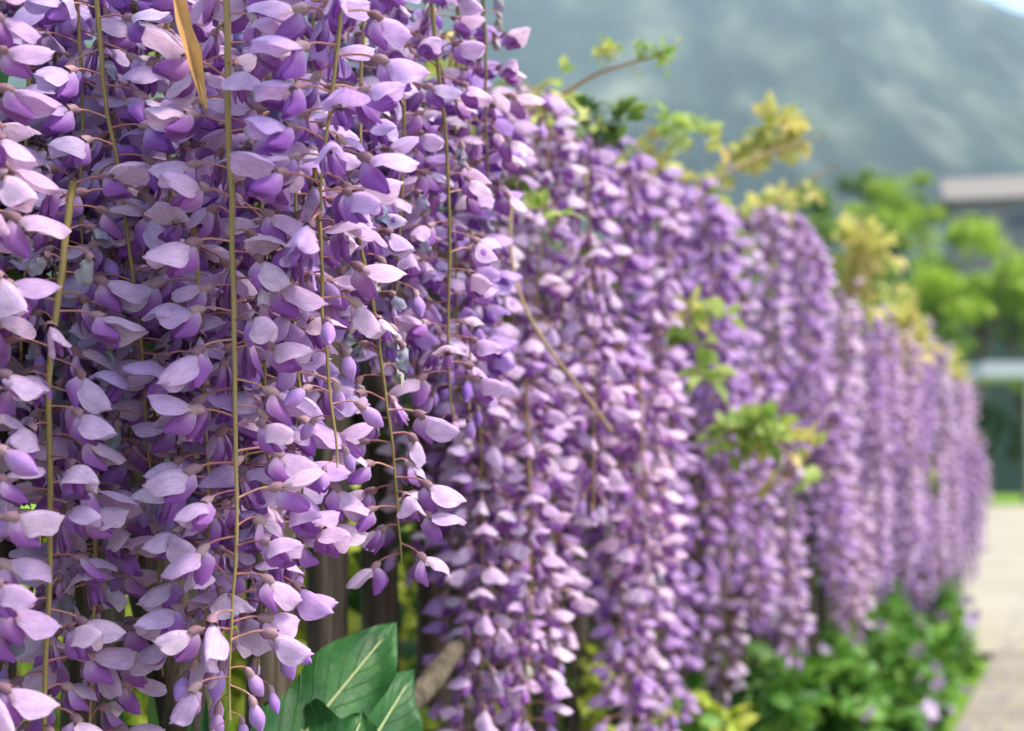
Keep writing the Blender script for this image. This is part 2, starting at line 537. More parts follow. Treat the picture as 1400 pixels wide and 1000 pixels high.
def pod(L, h, w, curve=0.1, nu=8, ns=8, peak=0.62, tip=0.25, flat=0.0):
    """closed boat-shaped petals (keel or bud) along +X"""
    vs, fs, uvs = [], [], []
    for i in range(nu + 1):
        u = i / nu
        if u < peak: pr = 0.28 + 0.72 * sin(pi / 2 * u / peak) ** 1.3
        else: pr = max(tip * 0.2, sqrt(max(0, 1 - ((u - peak) / (1 - peak)) ** 2.2)) * (1 - tip * (u - peak) / (1 - peak)))
        for k in range(ns):
            th = 2 * pi * k / ns
            cz = sin(th)
            zz = h * pr * cz * (1.0 if cz < 0 else 0.8)
            vs.append((u * L, w * pr * cos(th), zz + curve * L * u * u - 0.0005))
            uvs.append((u, k / ns))
    for i in range(nu):
        for k in range(ns):
            k2 = (k + 1) % ns
            fs.append((i * ns + k, i * ns + k2, (i + 1) * ns + k2, (i + 1) * ns + k))
    fs.append(tuple(nu * ns + k for k in range(ns - 1, -1, -1)))
    return vs, fs, uvs

def wing(L, W, side, splay, nu=6, nv=3, seed=0):
    vs, fs, uvs = [], [], []
    for i in range(nu + 1):
        u = i / nu
        pr = max(0.1, sin(pi * min(1, 0.06 + 0.94 * u ** 0.85))) ** 0.6
        for j in range(nv + 1):
            v = j / nv
            x = u * L
            y = side * (0.0012 + splay * u * 0.007 + 0.0022 * sin(pi * v) * pr)
            z = 0.0015 - W * pr * v + 0.0008 * sin(9 * u + seed)
            vs.append((x, y, z)); uvs.append((u, v))
    for i in range(nu):
        for j in range(nv):
            a = i * (nv + 1) + j
            fs.append((a, a + nv + 1, a + nv + 2, a + 1))
    return vs, fs, uvs

def calyx_part(r=0.0030, L=0.0074, ns=7):
    vs, fs, uvs = [], [], []
    prof = [(-0.0010, 0.25), (0.0004, 0.62), (0.0024, 0.88), (0.0050, 1.02), (L, 1.08)]
    for i, (x, k) in enumerate(prof):
        for j in range(ns):
            th = 2 * pi * j / ns
            xx = x + (0.0013 * (1 if j % 2 else -0.6) if i == len(prof) - 1 else 0)
            vs.append((xx, r * k * cos(th), r * k * sin(th) * 1.08 + 0.0006 * sin(pi * min(1, x / L))))
            uvs.append((x / L, j / ns))
    for i in range(len(prof) - 1):
        for j in range(ns):
            j2 = (j + 1) % ns
            fs.append((i * ns + j, i * ns + j2, (i + 1) * ns + j2, (i + 1) * ns + j))
    fs.append(tuple(range(ns)))
    return vs, fs, uvs

def pedicel_part(sides=5, r=0.00062):
    pts = [(0, 0, 0), (0.006, 0, 0.0010), (0.012, 0, 0.0016), (0.0160, 0, 0.0012), (0.0178, 0, 0.0002)]
    return tube(pts, [r * 1.25, r, r, r * 1.1, r * 1.5], sides)

class Flower:
    """one variant: the pieces at two levels of detail, each placed in the flower's own frame"""
    def __init__(self, kind, seed):
        rg = random.Random(seed * 17 + 3)
        self.kind = kind
        tip = radians(rg.uniform(8, 34))
        if kind == 'bud': tip = radians(rg.uniform(38, 62))
        if kind == 'fade': tip = radians(rg.uniform(25, 65))
        Mc = Matrix.Translation(CAL) @ rot_y_down(tip)
        Mf = Mc @ Matrix.Translation((0.0052, 0, 0.0006))
        self.parts = {}
        hi, lo = {}, {}
        for d, out in ((1, hi), (0, lo)):
            out['pedicel'] = [(pedicel_part(5 if d else 3), 'pedicel', None)]
            out['calyx'] = [(calyx_part(ns=7 if d else 5), 'calyx', Mc)]
            if kind == 'open':
                o = rg.random() if d else o
                wide = seed % 3 == 0          # some standards are thrown back and spread open
                bm = Mf @ rot_y_down(radians(-6 - 10 * o - (20 if wide else 0)))
                if wide: o = 1.35
                out['banner_petal'] = [(banner(0.0264 + 0.002 * sin(seed), 0.0152 + 0.0014 * cos(seed * 2), 16 + 30 * (1 - o), 54 + 30 * (1 - o), 0.12 + 0.1 * o,
                                               nu=9 if d else 4, nv=8 if d else 4, seed=seed, lift=0.1), 'banner', bm)]
                ko = rg.uniform(24, 46) if d else ko
                km = Mf @ rot_y_down(radians(ko)) @ Matrix.Translation((0, 0, -0.001))
                sp = rg.uniform(0.1, 0.55) if d else sp
                k = [(pod(0.0195, 0.0046, 0.0021, 0.10, nu=8 if d else 4, ns=8 if d else 5), 'keel', km)]
                for sd in (-1, 1):
                    k.append((wing(0.0195, 0.0092, sd, sp, 6 if d else 3, 3 if d else 2, seed), 'keel', km))
                out['keel_petals'] = k
            elif kind == 'half':
                bm = Mf @ rot_y_down(radians(4))
                out['banner_petal'] = [(banner(0.025, 0.0150, 46, 86, 0.08, nu=9 if d else 4, nv=8 if d else 4, seed=seed), 'banner', bm)]
                km = Mf @ rot_y_down(radians(14)) @ Matrix.Translation((0, 0, -0.0035))
                out['keel_petals'] = [(pod(0.019, 0.0062, 0.0030, 0.02, nu=8 if d else 4, ns=8 if d else 5), 'keel', km)]
            elif kind == 'bud':
                out['bud_petal'] = [(pod(0.0230, 0.0070, 0.0050, -0.06, nu=9 if d else 4, ns=9 if d else 5, peak=0.60, tip=0.5), 'bud', Mf @ Matrix.Translation((-0.001, 0, 0)))]
            else:
                bm = Mf @ rot_y_down(radians(rg.uniform(-8, 16)))
                out['banner_petal'] = [(banner(0.0205, 0.0125, 30, 84, 0.2, nu=9 if d else 4, nv=8 if d else 4, crumple=0.0016, seed=seed), 'fade', bm)]
                km = Mf @ rot_y_down(radians(34))
                out['keel_petals'] = [(pod(0.014, 0.0038, 0.0022, -0.15, nu=6 if d else 3, ns=6 if d else 4), 'fade', km)]
        self.hi, self.lo = hi, lo
        # meshes for pieces
        self.mesh = {}
        for nme, lst in hi.items():
            b = MB()
            for p, m, T in lst: b.add(p, 0, T)
            self.mesh[nme] = b.mesh(nme, [M[lst[0][1]]])
        self.whole = self.merged(hi, False)
    def merged(self, src, island):
        b, mats = MB(), []
        for lst in src.values():
            for p, m, T in lst:
                key = m + (' joined' if island and m in ('banner', 'keel', 'bud', 'fade') else '')
                if key not in mats: mats.append(key)
                b.add(p, mats.index(key), T)
        return b.mesh('flower', [M[k] for k in mats])

FL = {'open': [Flower('open', s) for s in range(10)], 'half': [Flower('half', 20 + s) for s in range(4)],
      'bud': [Flower('bud', 30 + s) for s in range(4)], 'fade': [Flower('fade', 40 + s) for s in range(6)]}

# ------------------------------------------------------------------ racemes
def raceme_flowers(pts, rg, spacing, wilt=(0, 0), bud_from=0.86, thin=0.55, facing=None, size=1.0, cut=0.0, openness=0.9, sag=2):
    """yields (point, euler, scale, kind, variant) along the stem"""
    seg = [(pts[i + 1] - pts[i]).length for i in range(len(pts) - 1)]
    total = sum(seg)
    out = []
    s = cut + spacing * rg.random()
    az = rg.uniform(0, 2 * pi)
    while s < total:
        t = s / total
        d = s
        for i, L in enumerate(seg):
            if d <= L or i == len(seg) - 1:
                p = pts[i].lerp(pts[i + 1], min(1, d / max(L, 1e-6)))
                break
            d -= L
        az += 2.39996 + rg.uniform(-0.35, 0.35)
        s += spacing * rg.uniform(0.75, 1.25)
        if facing is not None:
            da = (az - facing + pi) % (2 * pi) - pi
            if abs(da) < radians(42) and rg.random() < thin: continue
        if wilt[0] <= t < wilt[1] and rg.random() < 0.8: kind = 'fade'
        elif t > bud_from:
            kind = 'bud' if rg.random() < (t - bud_from) / max(0.02, 1 - bud_from) + 0.25 else 'half'
        else:
            r = rg.random()
            kind = 'open' if r < openness else ('half' if r < openness + (1 - openness) * 0.55 else ('fade' if r > 0.975 else 'bud'))
        k = size * rg.uniform(0.86, 1.1)
        if kind == 'fade': k *= 0.82
        if t > bud_from: k *= 1 - 0.42 * (t - bud_from) / max(0.02, 1 - bud_from)
        pitch = radians(rg.gauss(sag, 11)) + (radians(28) if t > 0.95 else 0)
        if kind == 'bud': pitch += radians(rg.uniform(-12, 10))
        e = Euler((radians(rg.gauss(0, 13)), pitch, az), 'XYZ')
        out.append((p, e, k, kind, rg.randrange(len(FL[kind]))))
    return out

GROUP = 'wisteria racemes hanging along the fence'
def raceme(pts, label, detail, seed, r0=0.0017, r1=0.0006, tint=(1, 1, 1), **kw):
    rg = random.Random(seed)
    pts = [Vector(p) for p in pts]
    root = thing('wisteria_raceme', label, 'raceme', pts[0], GROUP)
    n = len(pts)
    rel = [p - pts[0] for p in pts]
    stem = new_obj('rachis', MB().add(tube(rel, [r0 + (r1 - r0) * i / (n - 1) for i in range(n)], 7 if detail == 2 else 5)).mesh('rachis', [M['rachis']]), root)
    mid = sum(pts, Vector()) / n
    kw.setdefault('facing', math.atan2(-mid.y, -mid.x))
    colr = (*tint, 1)
    for p, e, k, kind, vi in raceme_flowers(pts, rg, **kw):
        f = FL[kind][vi]
        if detail == 2:
            o = new_obj('flower' if kind != 'bud' else 'flower_bud', f.mesh['calyx'], root, p - pts[0], e, k)
            for nme in f.mesh:
                if nme != 'calyx': new_obj(nme, f.mesh[nme], o, color=colr)
        else:
            new_obj('flower' if kind != 'bud' else 'flower_bud', f.whole, root, p - pts[0], e, k, colr)
    return root

# ---- the sharp racemes in the foreground, read one by one from the photograph
def near(path, Y, label, seed, n=14, **kw):
    Ys = Y if isinstance(Y, (list, tuple)) else [Y] * len(path)
    pts = smooth_path([at(x, y, d) for (x, y), d in zip(path, Ys)], n + 8)
    pts = [p + Vector((0.0022 * noise.noise(Vector((seed * 1.7, p.z * 14, 0))) + 0.0012 * noise.noise(Vector((seed, p.z * 45, 3))), 0.002 * noise.noise(Vector((seed, p.z * 16, 9))), 0)) for p in pts]
    kw.setdefault('spacing', 0.0049)
    kw.setdefault('size', 0.97)
    kw.setdefault('bud_from', 0.88)
    return raceme(pts, label, 2, seed, **kw)

PINK = (1.05, 0.98, 0.98); COOL = (0.95, 0.97, 1.05); DEEP = (0.80, 0.68, 0.98)
near([(-52, -120), (-46, 400), (-58, 1180)], 0.715, 'big pale pink raceme cut off by the left edge of the picture', 101, tint=PINK, r0=0.002, thin=0.2)
near([(100, 250), (73, 440), (68, 700), (58, 1150)], [0.80, 0.775, 0.77, 0.77], 'raceme on the thickest olive stem, beside the left edge, running below the frame', 102, tint=(1, .98, .95), r0=0.0023, r1=0.0012, thin=0.45, bud_from=2, wilt=(0.08, 0.14))
near([(106, -80), (110, 120), (112, 270), (118, 420)], 0.84, 'short raceme with a thin straight green stem near the top left corner', 103, tint=COOL, bud_from=0.8, r0=0.0012, spacing=0.0075)
near([(128, -60), (143, 120), (166, 250), (190, 470), (213, 690)], 0.82, 'raceme with a slanting stem between the top left corner and the long central raceme', 104, tint=COOL, bud_from=0.82, thin=0.75)
near([(306, -90), (314, 180), (322, 400), (324, 600), (318, 800), (312, 985)], 0.775, 'longest sharp raceme with a bare olive stem down the middle of the foreground', 105, tint=PINK, thin=0.85, bud_from=0.90, r0=0.0021)
near([(404, -80), (406, 80), (402, 280), (395, 420)], 0.80, 'short raceme below the top edge, just right of the longest central raceme', 106, bud_from=0.85, thin=0.6, r0=0.0013)
near([(478, -160), (470, 0), (446, 200), (438, 300)], 0.735, 'nearest violet raceme with big open blooms below the top edge', 107, tint=(0.98, 0.88, 1.06), bud_from=2, thin=0.2, r0=0.0015)
near([(430, 230), (440, 360), (452, 540), (461, 640)], 0.79, 'raceme with a bright yellow-olive stem and a chain of violet buds on its right', 108, tint=PINK, bud_from=0.35, thin=0.7, r0=0.0014, spacing=0.0068)
near([(262, 300), (276, 460), (284, 620), (285, 800), (276, 960)], 0.815, 'raceme tucked behind the long central one, its buds ending just above the bottom edge', 109, bud_from=0.8, thin=0.7, r0=0.0013)
near([(212, 560), (215, 740), (218, 830), (222, 925)], 0.85, 'thin sparse raceme dangling in front of the bark at the bottom left', 110, bud_from=0.55, r0=0.0009, spacing=0.011, tint=COOL)
near([(480, 250), (500, 360), (520, 480), (535, 620), (546, 768)], 0.885, 'raceme with withered grey-blue blooms above and fresh ones at its tip over dark pickets', 111, wilt=(0.0, 0.55), bud_from=2, thin=0.6, spacing=0.0050, size=0.86)
near([(588, -70), (594, 40), (612, 200), (613, 400), (612, 520), (618, 575)], 0.955, 'upright raceme with a clear brown stem at the right edge of the sharp foreground', 112, tint=PINK, thin=0.85, bud_from=0.93, spacing=0.0050, size=0.84)
near([(655, -70), (662, 40), (664, 150), (668, 260)], 1.02, 'cream-tinged raceme fading against the mountain at the top of the sharp cluster', 113, wilt=(0.0, 0.45), bud_from=2, tint=(1.05, 1.02, 0.92), size=0.8, spacing=0.0048)
near([(140, 560), (132, 700), (128, 860), (118, 1120)], 0.83, 'greyish pink raceme hanging over the leftmost weathered picket', 114, wilt=(0.0, 0.08), tint=(1.05, 1.0, 0.97), bud_from=0.95)
near([(356, 400), (362, 560), (372, 720), (352, 930)], 0.84, 'raceme of vivid purple blooms in front of the gap between the two lower pickets', 115, tint=(0.98, 0.86, 1.04), bud_from=0.85)
near([(398, 380), (408, 520), (412, 640), (405, 765)], 0.86, 'raceme with broad lilac blooms spreading beside the dark picket', 116, tint=PINK, bud_from=0.93)
near([(225, -90), (228, 100), (232, 280), (238, 480), (246, 640)], 0.85, 'raceme of broad pale blooms under the dried brown leaf', 117, tint=(1.04, 1.02, 1.02), bud_from=2, thin=0.2)
near([(48, -80), (40, 120), (36, 330), (30, 480)], 0.86, 'dull mauve raceme beside the green leaf at the top left corner', 118, tint=(0.9, 0.88, 0.97), bud_from=0.95)
near([(356, -90), (360, 80), (358, 250), (366, 420)], 0.85, 'soft violet raceme between the two clear stems at the top', 119, tint=DEEP, bud_from=2, wilt=(0.1, 0.55))

FRONT_X = [(-40, 'the pale raceme cut by the left edge'), (70, 'the raceme on the thickest stem'), (140, 'the raceme over the leftmost picket'), (190, 'the slanting-stemmed raceme'),
           (235, 'the raceme under the dried leaf'), (318, 'the longest central raceme'), (360, 'the vivid purple raceme'), (404, 'the raceme by the dark picket'), (450, 'the bud-chain raceme'),
           (520, 'the half-withered raceme'), (605, 'the brown-stemmed raceme'), (660, 'the cream-tinged raceme')]
def unique(label):
    return label
k = 0
for x, y0, y1, Y in [(8, -90, 560, .90), (30, 420, 900, .88), (75, -90, 520, .90), (105, 420, 860, .89), (150, -90, 480, .91), (170, 380, 740, .91), (200, -60, 620, .93),
                     (240, 380, 700, .90), (270, -90, 460, .93), (300, 260, 800, .93), (330, -80, 520, .95), (345, 380, 790, .91), (385, -80, 520, .94), (395, 200, 600, .95),
                     (430, -80, 480, .95), (445, 160, 540, .97), (475, -80, 420, .97), (490, 150, 500, .99), (520, -70, 460, .99), (535, 200, 500, 1.0), (556, -60, 480, 1.03),
                     (575, 120, 520, 1.04), (630, -20, 500, 1.06), (645, 150, 560, 1.07), (60, 180, 800, .92), (130, 160, 640, .94), (500, -60, 330, .90), (545, -50, 400, .94)]:
    k += 1
    pts = smooth_path([at(x + RNG.uniform(-6, 6), y0, Y), at(x + RNG.uniform(-9, 9), (y0 + y1) / 2, Y), at(x + RNG.uniform(-10, 10), y1, Y)], 8)
    fx, fn = min(FRONT_X, key=lambda q: abs(q[0] - x))
    lab = unique(f"shaded {'upper' if y0 < 0 else 'lower'} raceme behind and {'left' if x < fx else 'right'} of {fn}")
    raceme(pts, lab, 1, 200 + k, spacing=0.0072, size=0.86 if x > 470 else 0.95, tint=RNG.choice([COOL, DEEP, (0.95, 0.9, 1), (1, 1, 1)]), wilt=RNG.choice([(0, 0), (0, .2), (.2, .5)]), bud_from=RNG.choice([.85, .95]), thin=0.0)

# ---- the rest of the hedge, receding to the right
TONES = [('pale lilac', (1.06, 1.05, 1.0)), ('pinkish', (1.13, 1.08, 0.98)), ('deep violet', (0.84, 0.70, 0.92)), ('greying', (1.0, 1.03, 0.92))]
ZONES = [(1.45, 'just right of the sharp cluster'), (1.6, 'crossed by the bare tendril'), (1.8, 'beside the near-white raceme'), (2.0, 'left of the low leaf tuft'),
         (2.25, 'at the low leaf tuft'), (2.6, 'under the large yellow top tuft'), (3.0, 'under the dark arching raceme'), (3.6, 'under the second yellow shoot'),
         (4.3, 'under the third yellow shoot'), (4.8, 'over the blossom bush'), (5.3, 'past the blossom bush'), (5.7, 'before the far end'), (6.2, 'near the far end'), (99, 'at the far end')]
def zone(Y):
    return next(n for y, n in ZONES if Y < y)

# joined flower sets for the far, blurred racemes
def joined_set(seed, L, wilt=(0, 0)):
    rg = random.Random(seed)
    pts = smooth_path([(0, 0, 0), (rg.uniform(-.008, .008), 0, -L * 0.5), (rg.uniform(-.015, .015), rg.uniform(-.01, .01), -L)], 6)
    b, mats = MB(), []
    for p, e, kk, kind, vi in raceme_flowers(pts, rg, 0.0064, wilt=wilt, bud_from=0.88, size=0.92, sag=14):
        T = Matrix.Translation(p) @ e.to_matrix().to_4x4() @ Matrix.Scale(kk, 4)
        for lst in FL[kind][vi].lo.values():
            for part, m, T2 in lst:
                key = m + (' joined' if m in ('banner', 'keel', 'bud', 'fade') else '')
                if key not in mats: mats.append(key)
                b.add(part, mats.index(key), T @ T2 if T2 is not None else T)
    fm = b.mesh('flowers', [M[q] for q in mats])
    sm = MB().add(tube(pts, [0.0016 - 0.0009 * i / 6 for i in range(7)], 4)).mesh('rachis', [M['rachis']])
    return fm, sm
JOINED = [joined_set(900 + i, 0.40, (0, 0.35) if i == 5 else (0, 0)) for i in range(6)]

def hedge_raceme(Y, off, ztop, L, tier, rg, seed):
    tn = noise.noise(Vector((Y * 2.7, 7.3, len(tier)))) + rg.uniform(-0.35, 0.35)
    ti = 2 if tn > 0.22 else (1 if tn < -0.38 else (3 if rg.random() < 0.12 else 0))
    tname, tint = TONES[ti]
    label = f'{tname} raceme {tier}, {zone(Y)}'
    top = hedge(Y, off, EYE + ztop)
    if Y < 2.75:
        end = top + Vector((rg.uniform(-.012, .012), rg.uniform(-.012, .012), -L))
        m = top.lerp(end, 0.5) + Vector((rg.uniform(-.008, .008), rg.uniform(-.008, .008), 0))
        path = [top, m, end]
        if tier == 'at the hedge top':          # these come up from the vine behind and fold over the rim
            path = [top - NRM * 0.07 + Vector((0, 0, -0.015)), top - NRM * 0.03 + Vector((0, 0, 0.006)), top + Vector((0, 0, -0.012)), top + Vector((0, 0, -0.07)) + NRM * 0.008, m, end]
        raceme(smooth_path(path, 12), label, 1, seed, spacing=0.0060, size=0.88, sag=14, tint=tint, bud_from=rg.choice([0.8, 0.88, 0.94]),
               wilt=(0, 0.4) if ti == 3 else (0, 0), thin=0.25 if off > 0 else 0, openness=0.86)
    else:
        root = thing('wisteria_raceme', label, 'raceme', top, GROUP)
        root.rotation_euler = (rg.uniform(-.04, .04), rg.uniform(-.04, .04), rg.uniform(0, 6.28))
        fm, sm = JOINED[5] if ti == 3 else JOINED[rg.randrange(5)]
        sc = L / 0.40
        w = rg.uniform(0.9, 1.25)
        root.scale = (w, w, sc)
        new_obj('rachis', sm, root)
        tag(new_obj('flowers', fm, root, color=(*tint, 1)), kind='stuff')

rg = random.Random(77)
sd = 3000
Y = 1.24
while Y < 6.75:
    st = (0.068 if Y < 2.75 else 0.105) * 0.93
    ht = 0.385 + 0.022 * sin(Y * 3.1) + 0.014 * sin(Y * 7.7) + (0.012 if Y < 2.2 else 0.02)
    low = (-0.265 if Y > 1.85 else -0.33) - 0.035 * (Y - 1.3) + 0.035 * sin(Y * 5.3)
    if Y > 6.0: ht -= (Y - 6.0) * 0.16
    bulge = 0.05 * noise.noise(Vector((Y * 3.3, 1, 0)))
    if Y > 6.2: bulge -= (Y - 6.2) * 0.14
    sd += 4
    gap = noise.noise(Vector((Y * 8.3, 5, 2)))
    if Y > 1.30 and gap > -0.38:       # upper tier
        hedge_raceme(Y + rg.uniform(-.02, .02), bulge + rg.uniform(-0.045, 0.045), ht + rg.uniform(-.045, 0.012), rg.uniform(0.26, 0.46), 'at the hedge top', rg, sd)
    L = rg.uniform(0.30, 0.46)
    b0 = low + rg.uniform(-0.07, 0.20)
    if Y > 1.32 and noise.noise(Vector((Y * 8.9, 1, 7))) > -0.36:   # lower tier
        hedge_raceme(Y + rg.uniform(-.02, .02), bulge + rg.uniform(-0.045, 0.05), b0 + L, L, 'low on the hedge', rg, sd + 1)
    L = rg.uniform(0.30, 0.44)
    if rg.random() < 0.30 and Y > 1.28:
        hedge_raceme(Y + rg.uniform(-.02, .02), rg.uniform(-0.10, -0.06), rg.uniform(0.18, 0.34), L, 'inside the hedge', rg, sd + 2)
    L = rg.uniform(0.32, 0.42)
    if rg.random() < 0.36 and Y > 1.37:
        hedge_raceme(Y + rg.uniform(-.02, .02), rg.uniform(-0.10, -0.06), low + L + rg.uniform(0, 0.16), L, 'deep inside the hedge', rg, sd + 3)
    Y += st
# end face of the hedge, turned towards the road
for i in range(9):
    sd += 1
    L = rg.uniform(0.36, 0.46)
    Yq = 6.72 + 0.03 * (i % 3)
    hedge_raceme(Yq, -0.10 - 0.05 * i, (0.24 if i % 2 else 0.08) + rg.uniform(-.05, .05), L, 'high round the end corner' if i % 2 else 'low round the end corner', rg, sd)
# two distinct ones
root = thing('wisteria_raceme', 'blurred dark purple raceme lying over the top of the hedge like an arch', 'raceme', at(1018, 300, 2.75), GROUP)
arch = smooth_path([at(1015, 300, 2.72), at(1055, 290, 2.75), at(1090, 320, 2.8), at(1108, 385, 2.85)], 10)
new_obj('rachis', MB().add(tube([p - arch[0] for p in arch], 0.0014, 5)).mesh('rachis', [M['rachis']]), root)
root.location = arch[0]
for p, e, kk, kind, vi in raceme_flowers(arch, rg, 0.0042, bud_from=2, openness=0.45, size=1.05):
    new_obj('flower' if kind != 'bud' else 'flower_bud', FL[kind][vi].whole, root, p - arch[0], e, kk, (0.74, 0.52, 0.88, 1))
raceme(smooth_path([at(872, 500, 1.52), at(880, 640, 1.52), at(884, 800, 1.54)], 8), 'brightest near-white pink raceme on the outer face, right of the bare curved tendril', 1, 4001, spacing=0.0056, tint=(1.2, 1.12, 1.05), bud_from=0.97, thin=0.0)

for x, Y, y0, y1, w, ln in [(628, 1.33, 430, 985, (0.8, 0.62, 0.92), 'first'), (655, 1.29, 400, 1040, (1.02, .98, 1.0), 'second'), (688, 1.36, 470, 1060, (0.9, 0.76, 0.95), 'third'), (722, 1.31, 520, 1010, (1.05, 1.0, 1.0), 'fourth')]:
    raceme(smooth_path([at(x - 3, y0, Y), at(x + 4, (y0 + y1) / 2, Y), at(x, y1, Y)], 10), ln + ' raceme hanging to the bottom edge right of the dark pickets', 1, 4100 + x, spacing=0.0056, size=0.88, sag=12, tint=w, bud_from=0.93, thin=0.1)

# ------------------------------------------------------------------ vine: stems, leaves, shoots, tendril
vine = thing('wisteria_vine', 'old grey-stemmed wisteria vine with yellow-green shoots climbing through the fence', 'vine', hedge(1.0, -0.12, 0.2))
V0 = vine.location
def vine_part(name, pts, radii, m, sides=8):
    return new_obj(name, MB().add(tube([Vector(p) - V0 for p in pts], radii, sides)).mesh(name, [M[m]]), vine)

def gnarl(pts, n, amp, seed):
    out = smooth_path(pts, n)
    return [p + noise.noise_vector(p * 9 + Vector((seed, 0, 0))) * amp for p in out]
tr = gnarl([at(175, 520, 1.06), at(200, 700, 1.04), at(225, 850, 1.02), at(262, 1060, 1.0), at(300, 1500, 0.98)], 26, 0.004, 3)
vine_part('trunk', tr, [0.021 + 0.003 * noise.noise(p * 25) for p in tr], 'bark', 14)
br = gnarl([at(440, 1050, 1.10), at(520, 992, 1.13), at(575, 950, 1.16), at(606, 912, 1.2), at(630, 880, 1.3), at(680, 866, 1.42), at(740, 860, 1.6)], 30, 0.003, 8)
vine_part('branch', br, [0.0108 - 0.0035 * i / len(br) + 0.0014 * noise.noise(p * 40) for i, p in enumerate(br)], 'bark', 10)['label'] = 'bare grey branch curving up under the flowers'
for i, Yb in enumerate((1.5, 2.4, 3.6, 5.0, 6.4)):
    s = gnarl([hedge(Yb, -0.14, 0.18), hedge(Yb + 0.05, -0.16, 0.55), hedge(Yb - 0.06, -0.12, 0.85), hedge(Yb + 0.1, -0.1, 1.08)], 12, 0.02, i)
    vine_part('trunk', s, 0.018, 'bark', 8)
top = gnarl([hedge(y, -0.10, EYE + 0.31) for y in (0.8, 1.6, 2.6, 3.8, 5.2, 6.8)], 60, 0.03, 4)
vine_part('branch', top, 0.009, 'bark', 6)

def leaflet(L=0.03, W=0.011, fold=0.35, curl=0.25, nu=4):
    vs, fs, uvs = [], [], []
    for i in range(nu + 1):
        u = i / nu
        w = W * (sin(pi * min(1, 0.04 + 0.96 * u ** 0.8)) ** 0.8) + 0.0002
        x, z = u * L, -curl * L * u * u
        for j, sgn in enumerate((-1, 0, 1)):
            vs.append((x, sgn * w, z + fold * w * abs(sgn))); uvs.append((u, j / 2))
    for i in range(nu):
        for j in range(2):
            a = i * 3 + j
            fs.append((a, a + 3, a + 4, a + 1))
    return vs, fs, uvs

def rand_euler(rg, tip=1.2):
    return Euler((rg.uniform(-1, 1), rg.uniform(-tip, tip), rg.uniform(0, 2 * pi)))

# dense inner foliage: thousands of leaflets, too many to count
b = MB()
lf = leaflet()
rl = random.Random(4)
for i in range(6500):
    Y = 0.72 + 6.3 * rl.random() ** 1.25
    off = rl.uniform(-0.34, -0.12)
    z = EYE + rl.uniform(-0.10 if Y < 1.55 else -0.42, 0.35)
    if Y < 1.3 and z < EYE + 0.0: continue
    b.add(lf, 0, Matrix.Translation(hedge(Y, off, z) - V0) @ rand_euler(rl).to_matrix().to_4x4() @ Matrix.Scale(rl.uniform(0.8, 1.6), 4))
tag(new_obj('foliage', b.mesh('foliage', [M['leaflet']]), vine), kind='stuff')

b = MB()
for i in range(1500):
    Y = 1.30 + 5.3 * rl.random() ** 1.3
    ht = EYE + 0.385 + 0.022 * sin(Y * 3.1) + 0.014 * sin(Y * 7.7) - (max(0, Y - 6.0) * 0.16)
    clump = noise.noise(Vector((Y * 6.0, 2, 0)))
    if clump < rl.uniform(-0.45, 0.25): continue
    p = hedge(Y, rl.uniform(-0.16, -0.02), ht + rl.gauss(0.012, 0.02) + 0.02 * clump)
    b.add(lf, 0, Matrix.Translation(p - V0) @ rand_euler(rl).to_matrix().to_4x4() @ Matrix.Scale(rl.uniform(0.45, 0.95) * (1 + 0.12 * Y), 4))
M['crest'] = plain_mat('young crest leaf', [(0.14, 0.24, 0.03), (0.36, 0.44, 0.07), (0.56, 0.54, 0.14), (0.60, 0.50, 0.18)], 60, 0.5, 0.4, per='island')
tag(new_obj('foliage', b.mesh('foliage', [M['crest']]), vine), kind='stuff')['label'] = 'young yellow-green leaves along the hedge crest'

LEAF = {m: [MB().add(leaflet(0.026, 0.0085, f, c)).mesh('leaflet', [M[m]]) for f, c in ((.5, .1), (.8, .35), (.3, .6))] for m in ('young', 'fresh', 'leaflet')}
def shoot(path, Y, r, tufts, seed, label=None, kind='shoot'):
    """a twig with tufts of young leaflets; tufts = [(px, py, radius, count, leaf, size)]"""
    rs = random.Random(seed)
    Ys = Y if isinstance(Y, (list, tuple)) else [Y] * len(path)
    pts = smooth_path([at(x, y, d) for (x, y), d in zip(path, Ys)], 12)
    o = new_obj(kind, MB().add(tube([p - pts[0] for p in pts], [r * (1 - 0.55 * i / 12) for i in range(13)], 6)).mesh(kind, [M['twig']]), vine, pts[0] - V0)
    if label: o['label'] = label
    for (x, y, rad, cnt, lm, size) in tufts:
        c = at(x, y, Ys[-1])
        if size > 1.3: cnt, size = int(cnt * 1.9), size * 0.66
        for i in range(cnt):
            d = Vector((rs.gauss(0, 1), rs.gauss(0, 1), rs.gauss(0.35, 1))).normalized()
            p = c + d * rad * rs.random() ** 0.6
            q = d.to_track_quat('X', 'Z').to_matrix().to_4x4() @ Euler((rs.uniform(-1.2, 1.2), rs.uniform(-.5, .5), rs.uniform(-.5, .5))).to_matrix().to_4x4()
            e = q.to_euler()
            new_obj('leaflet', rs.choice(LEAF[lm]), o, p - pts[0], e, size * rs.uniform(0.7, 1.25))
    return o

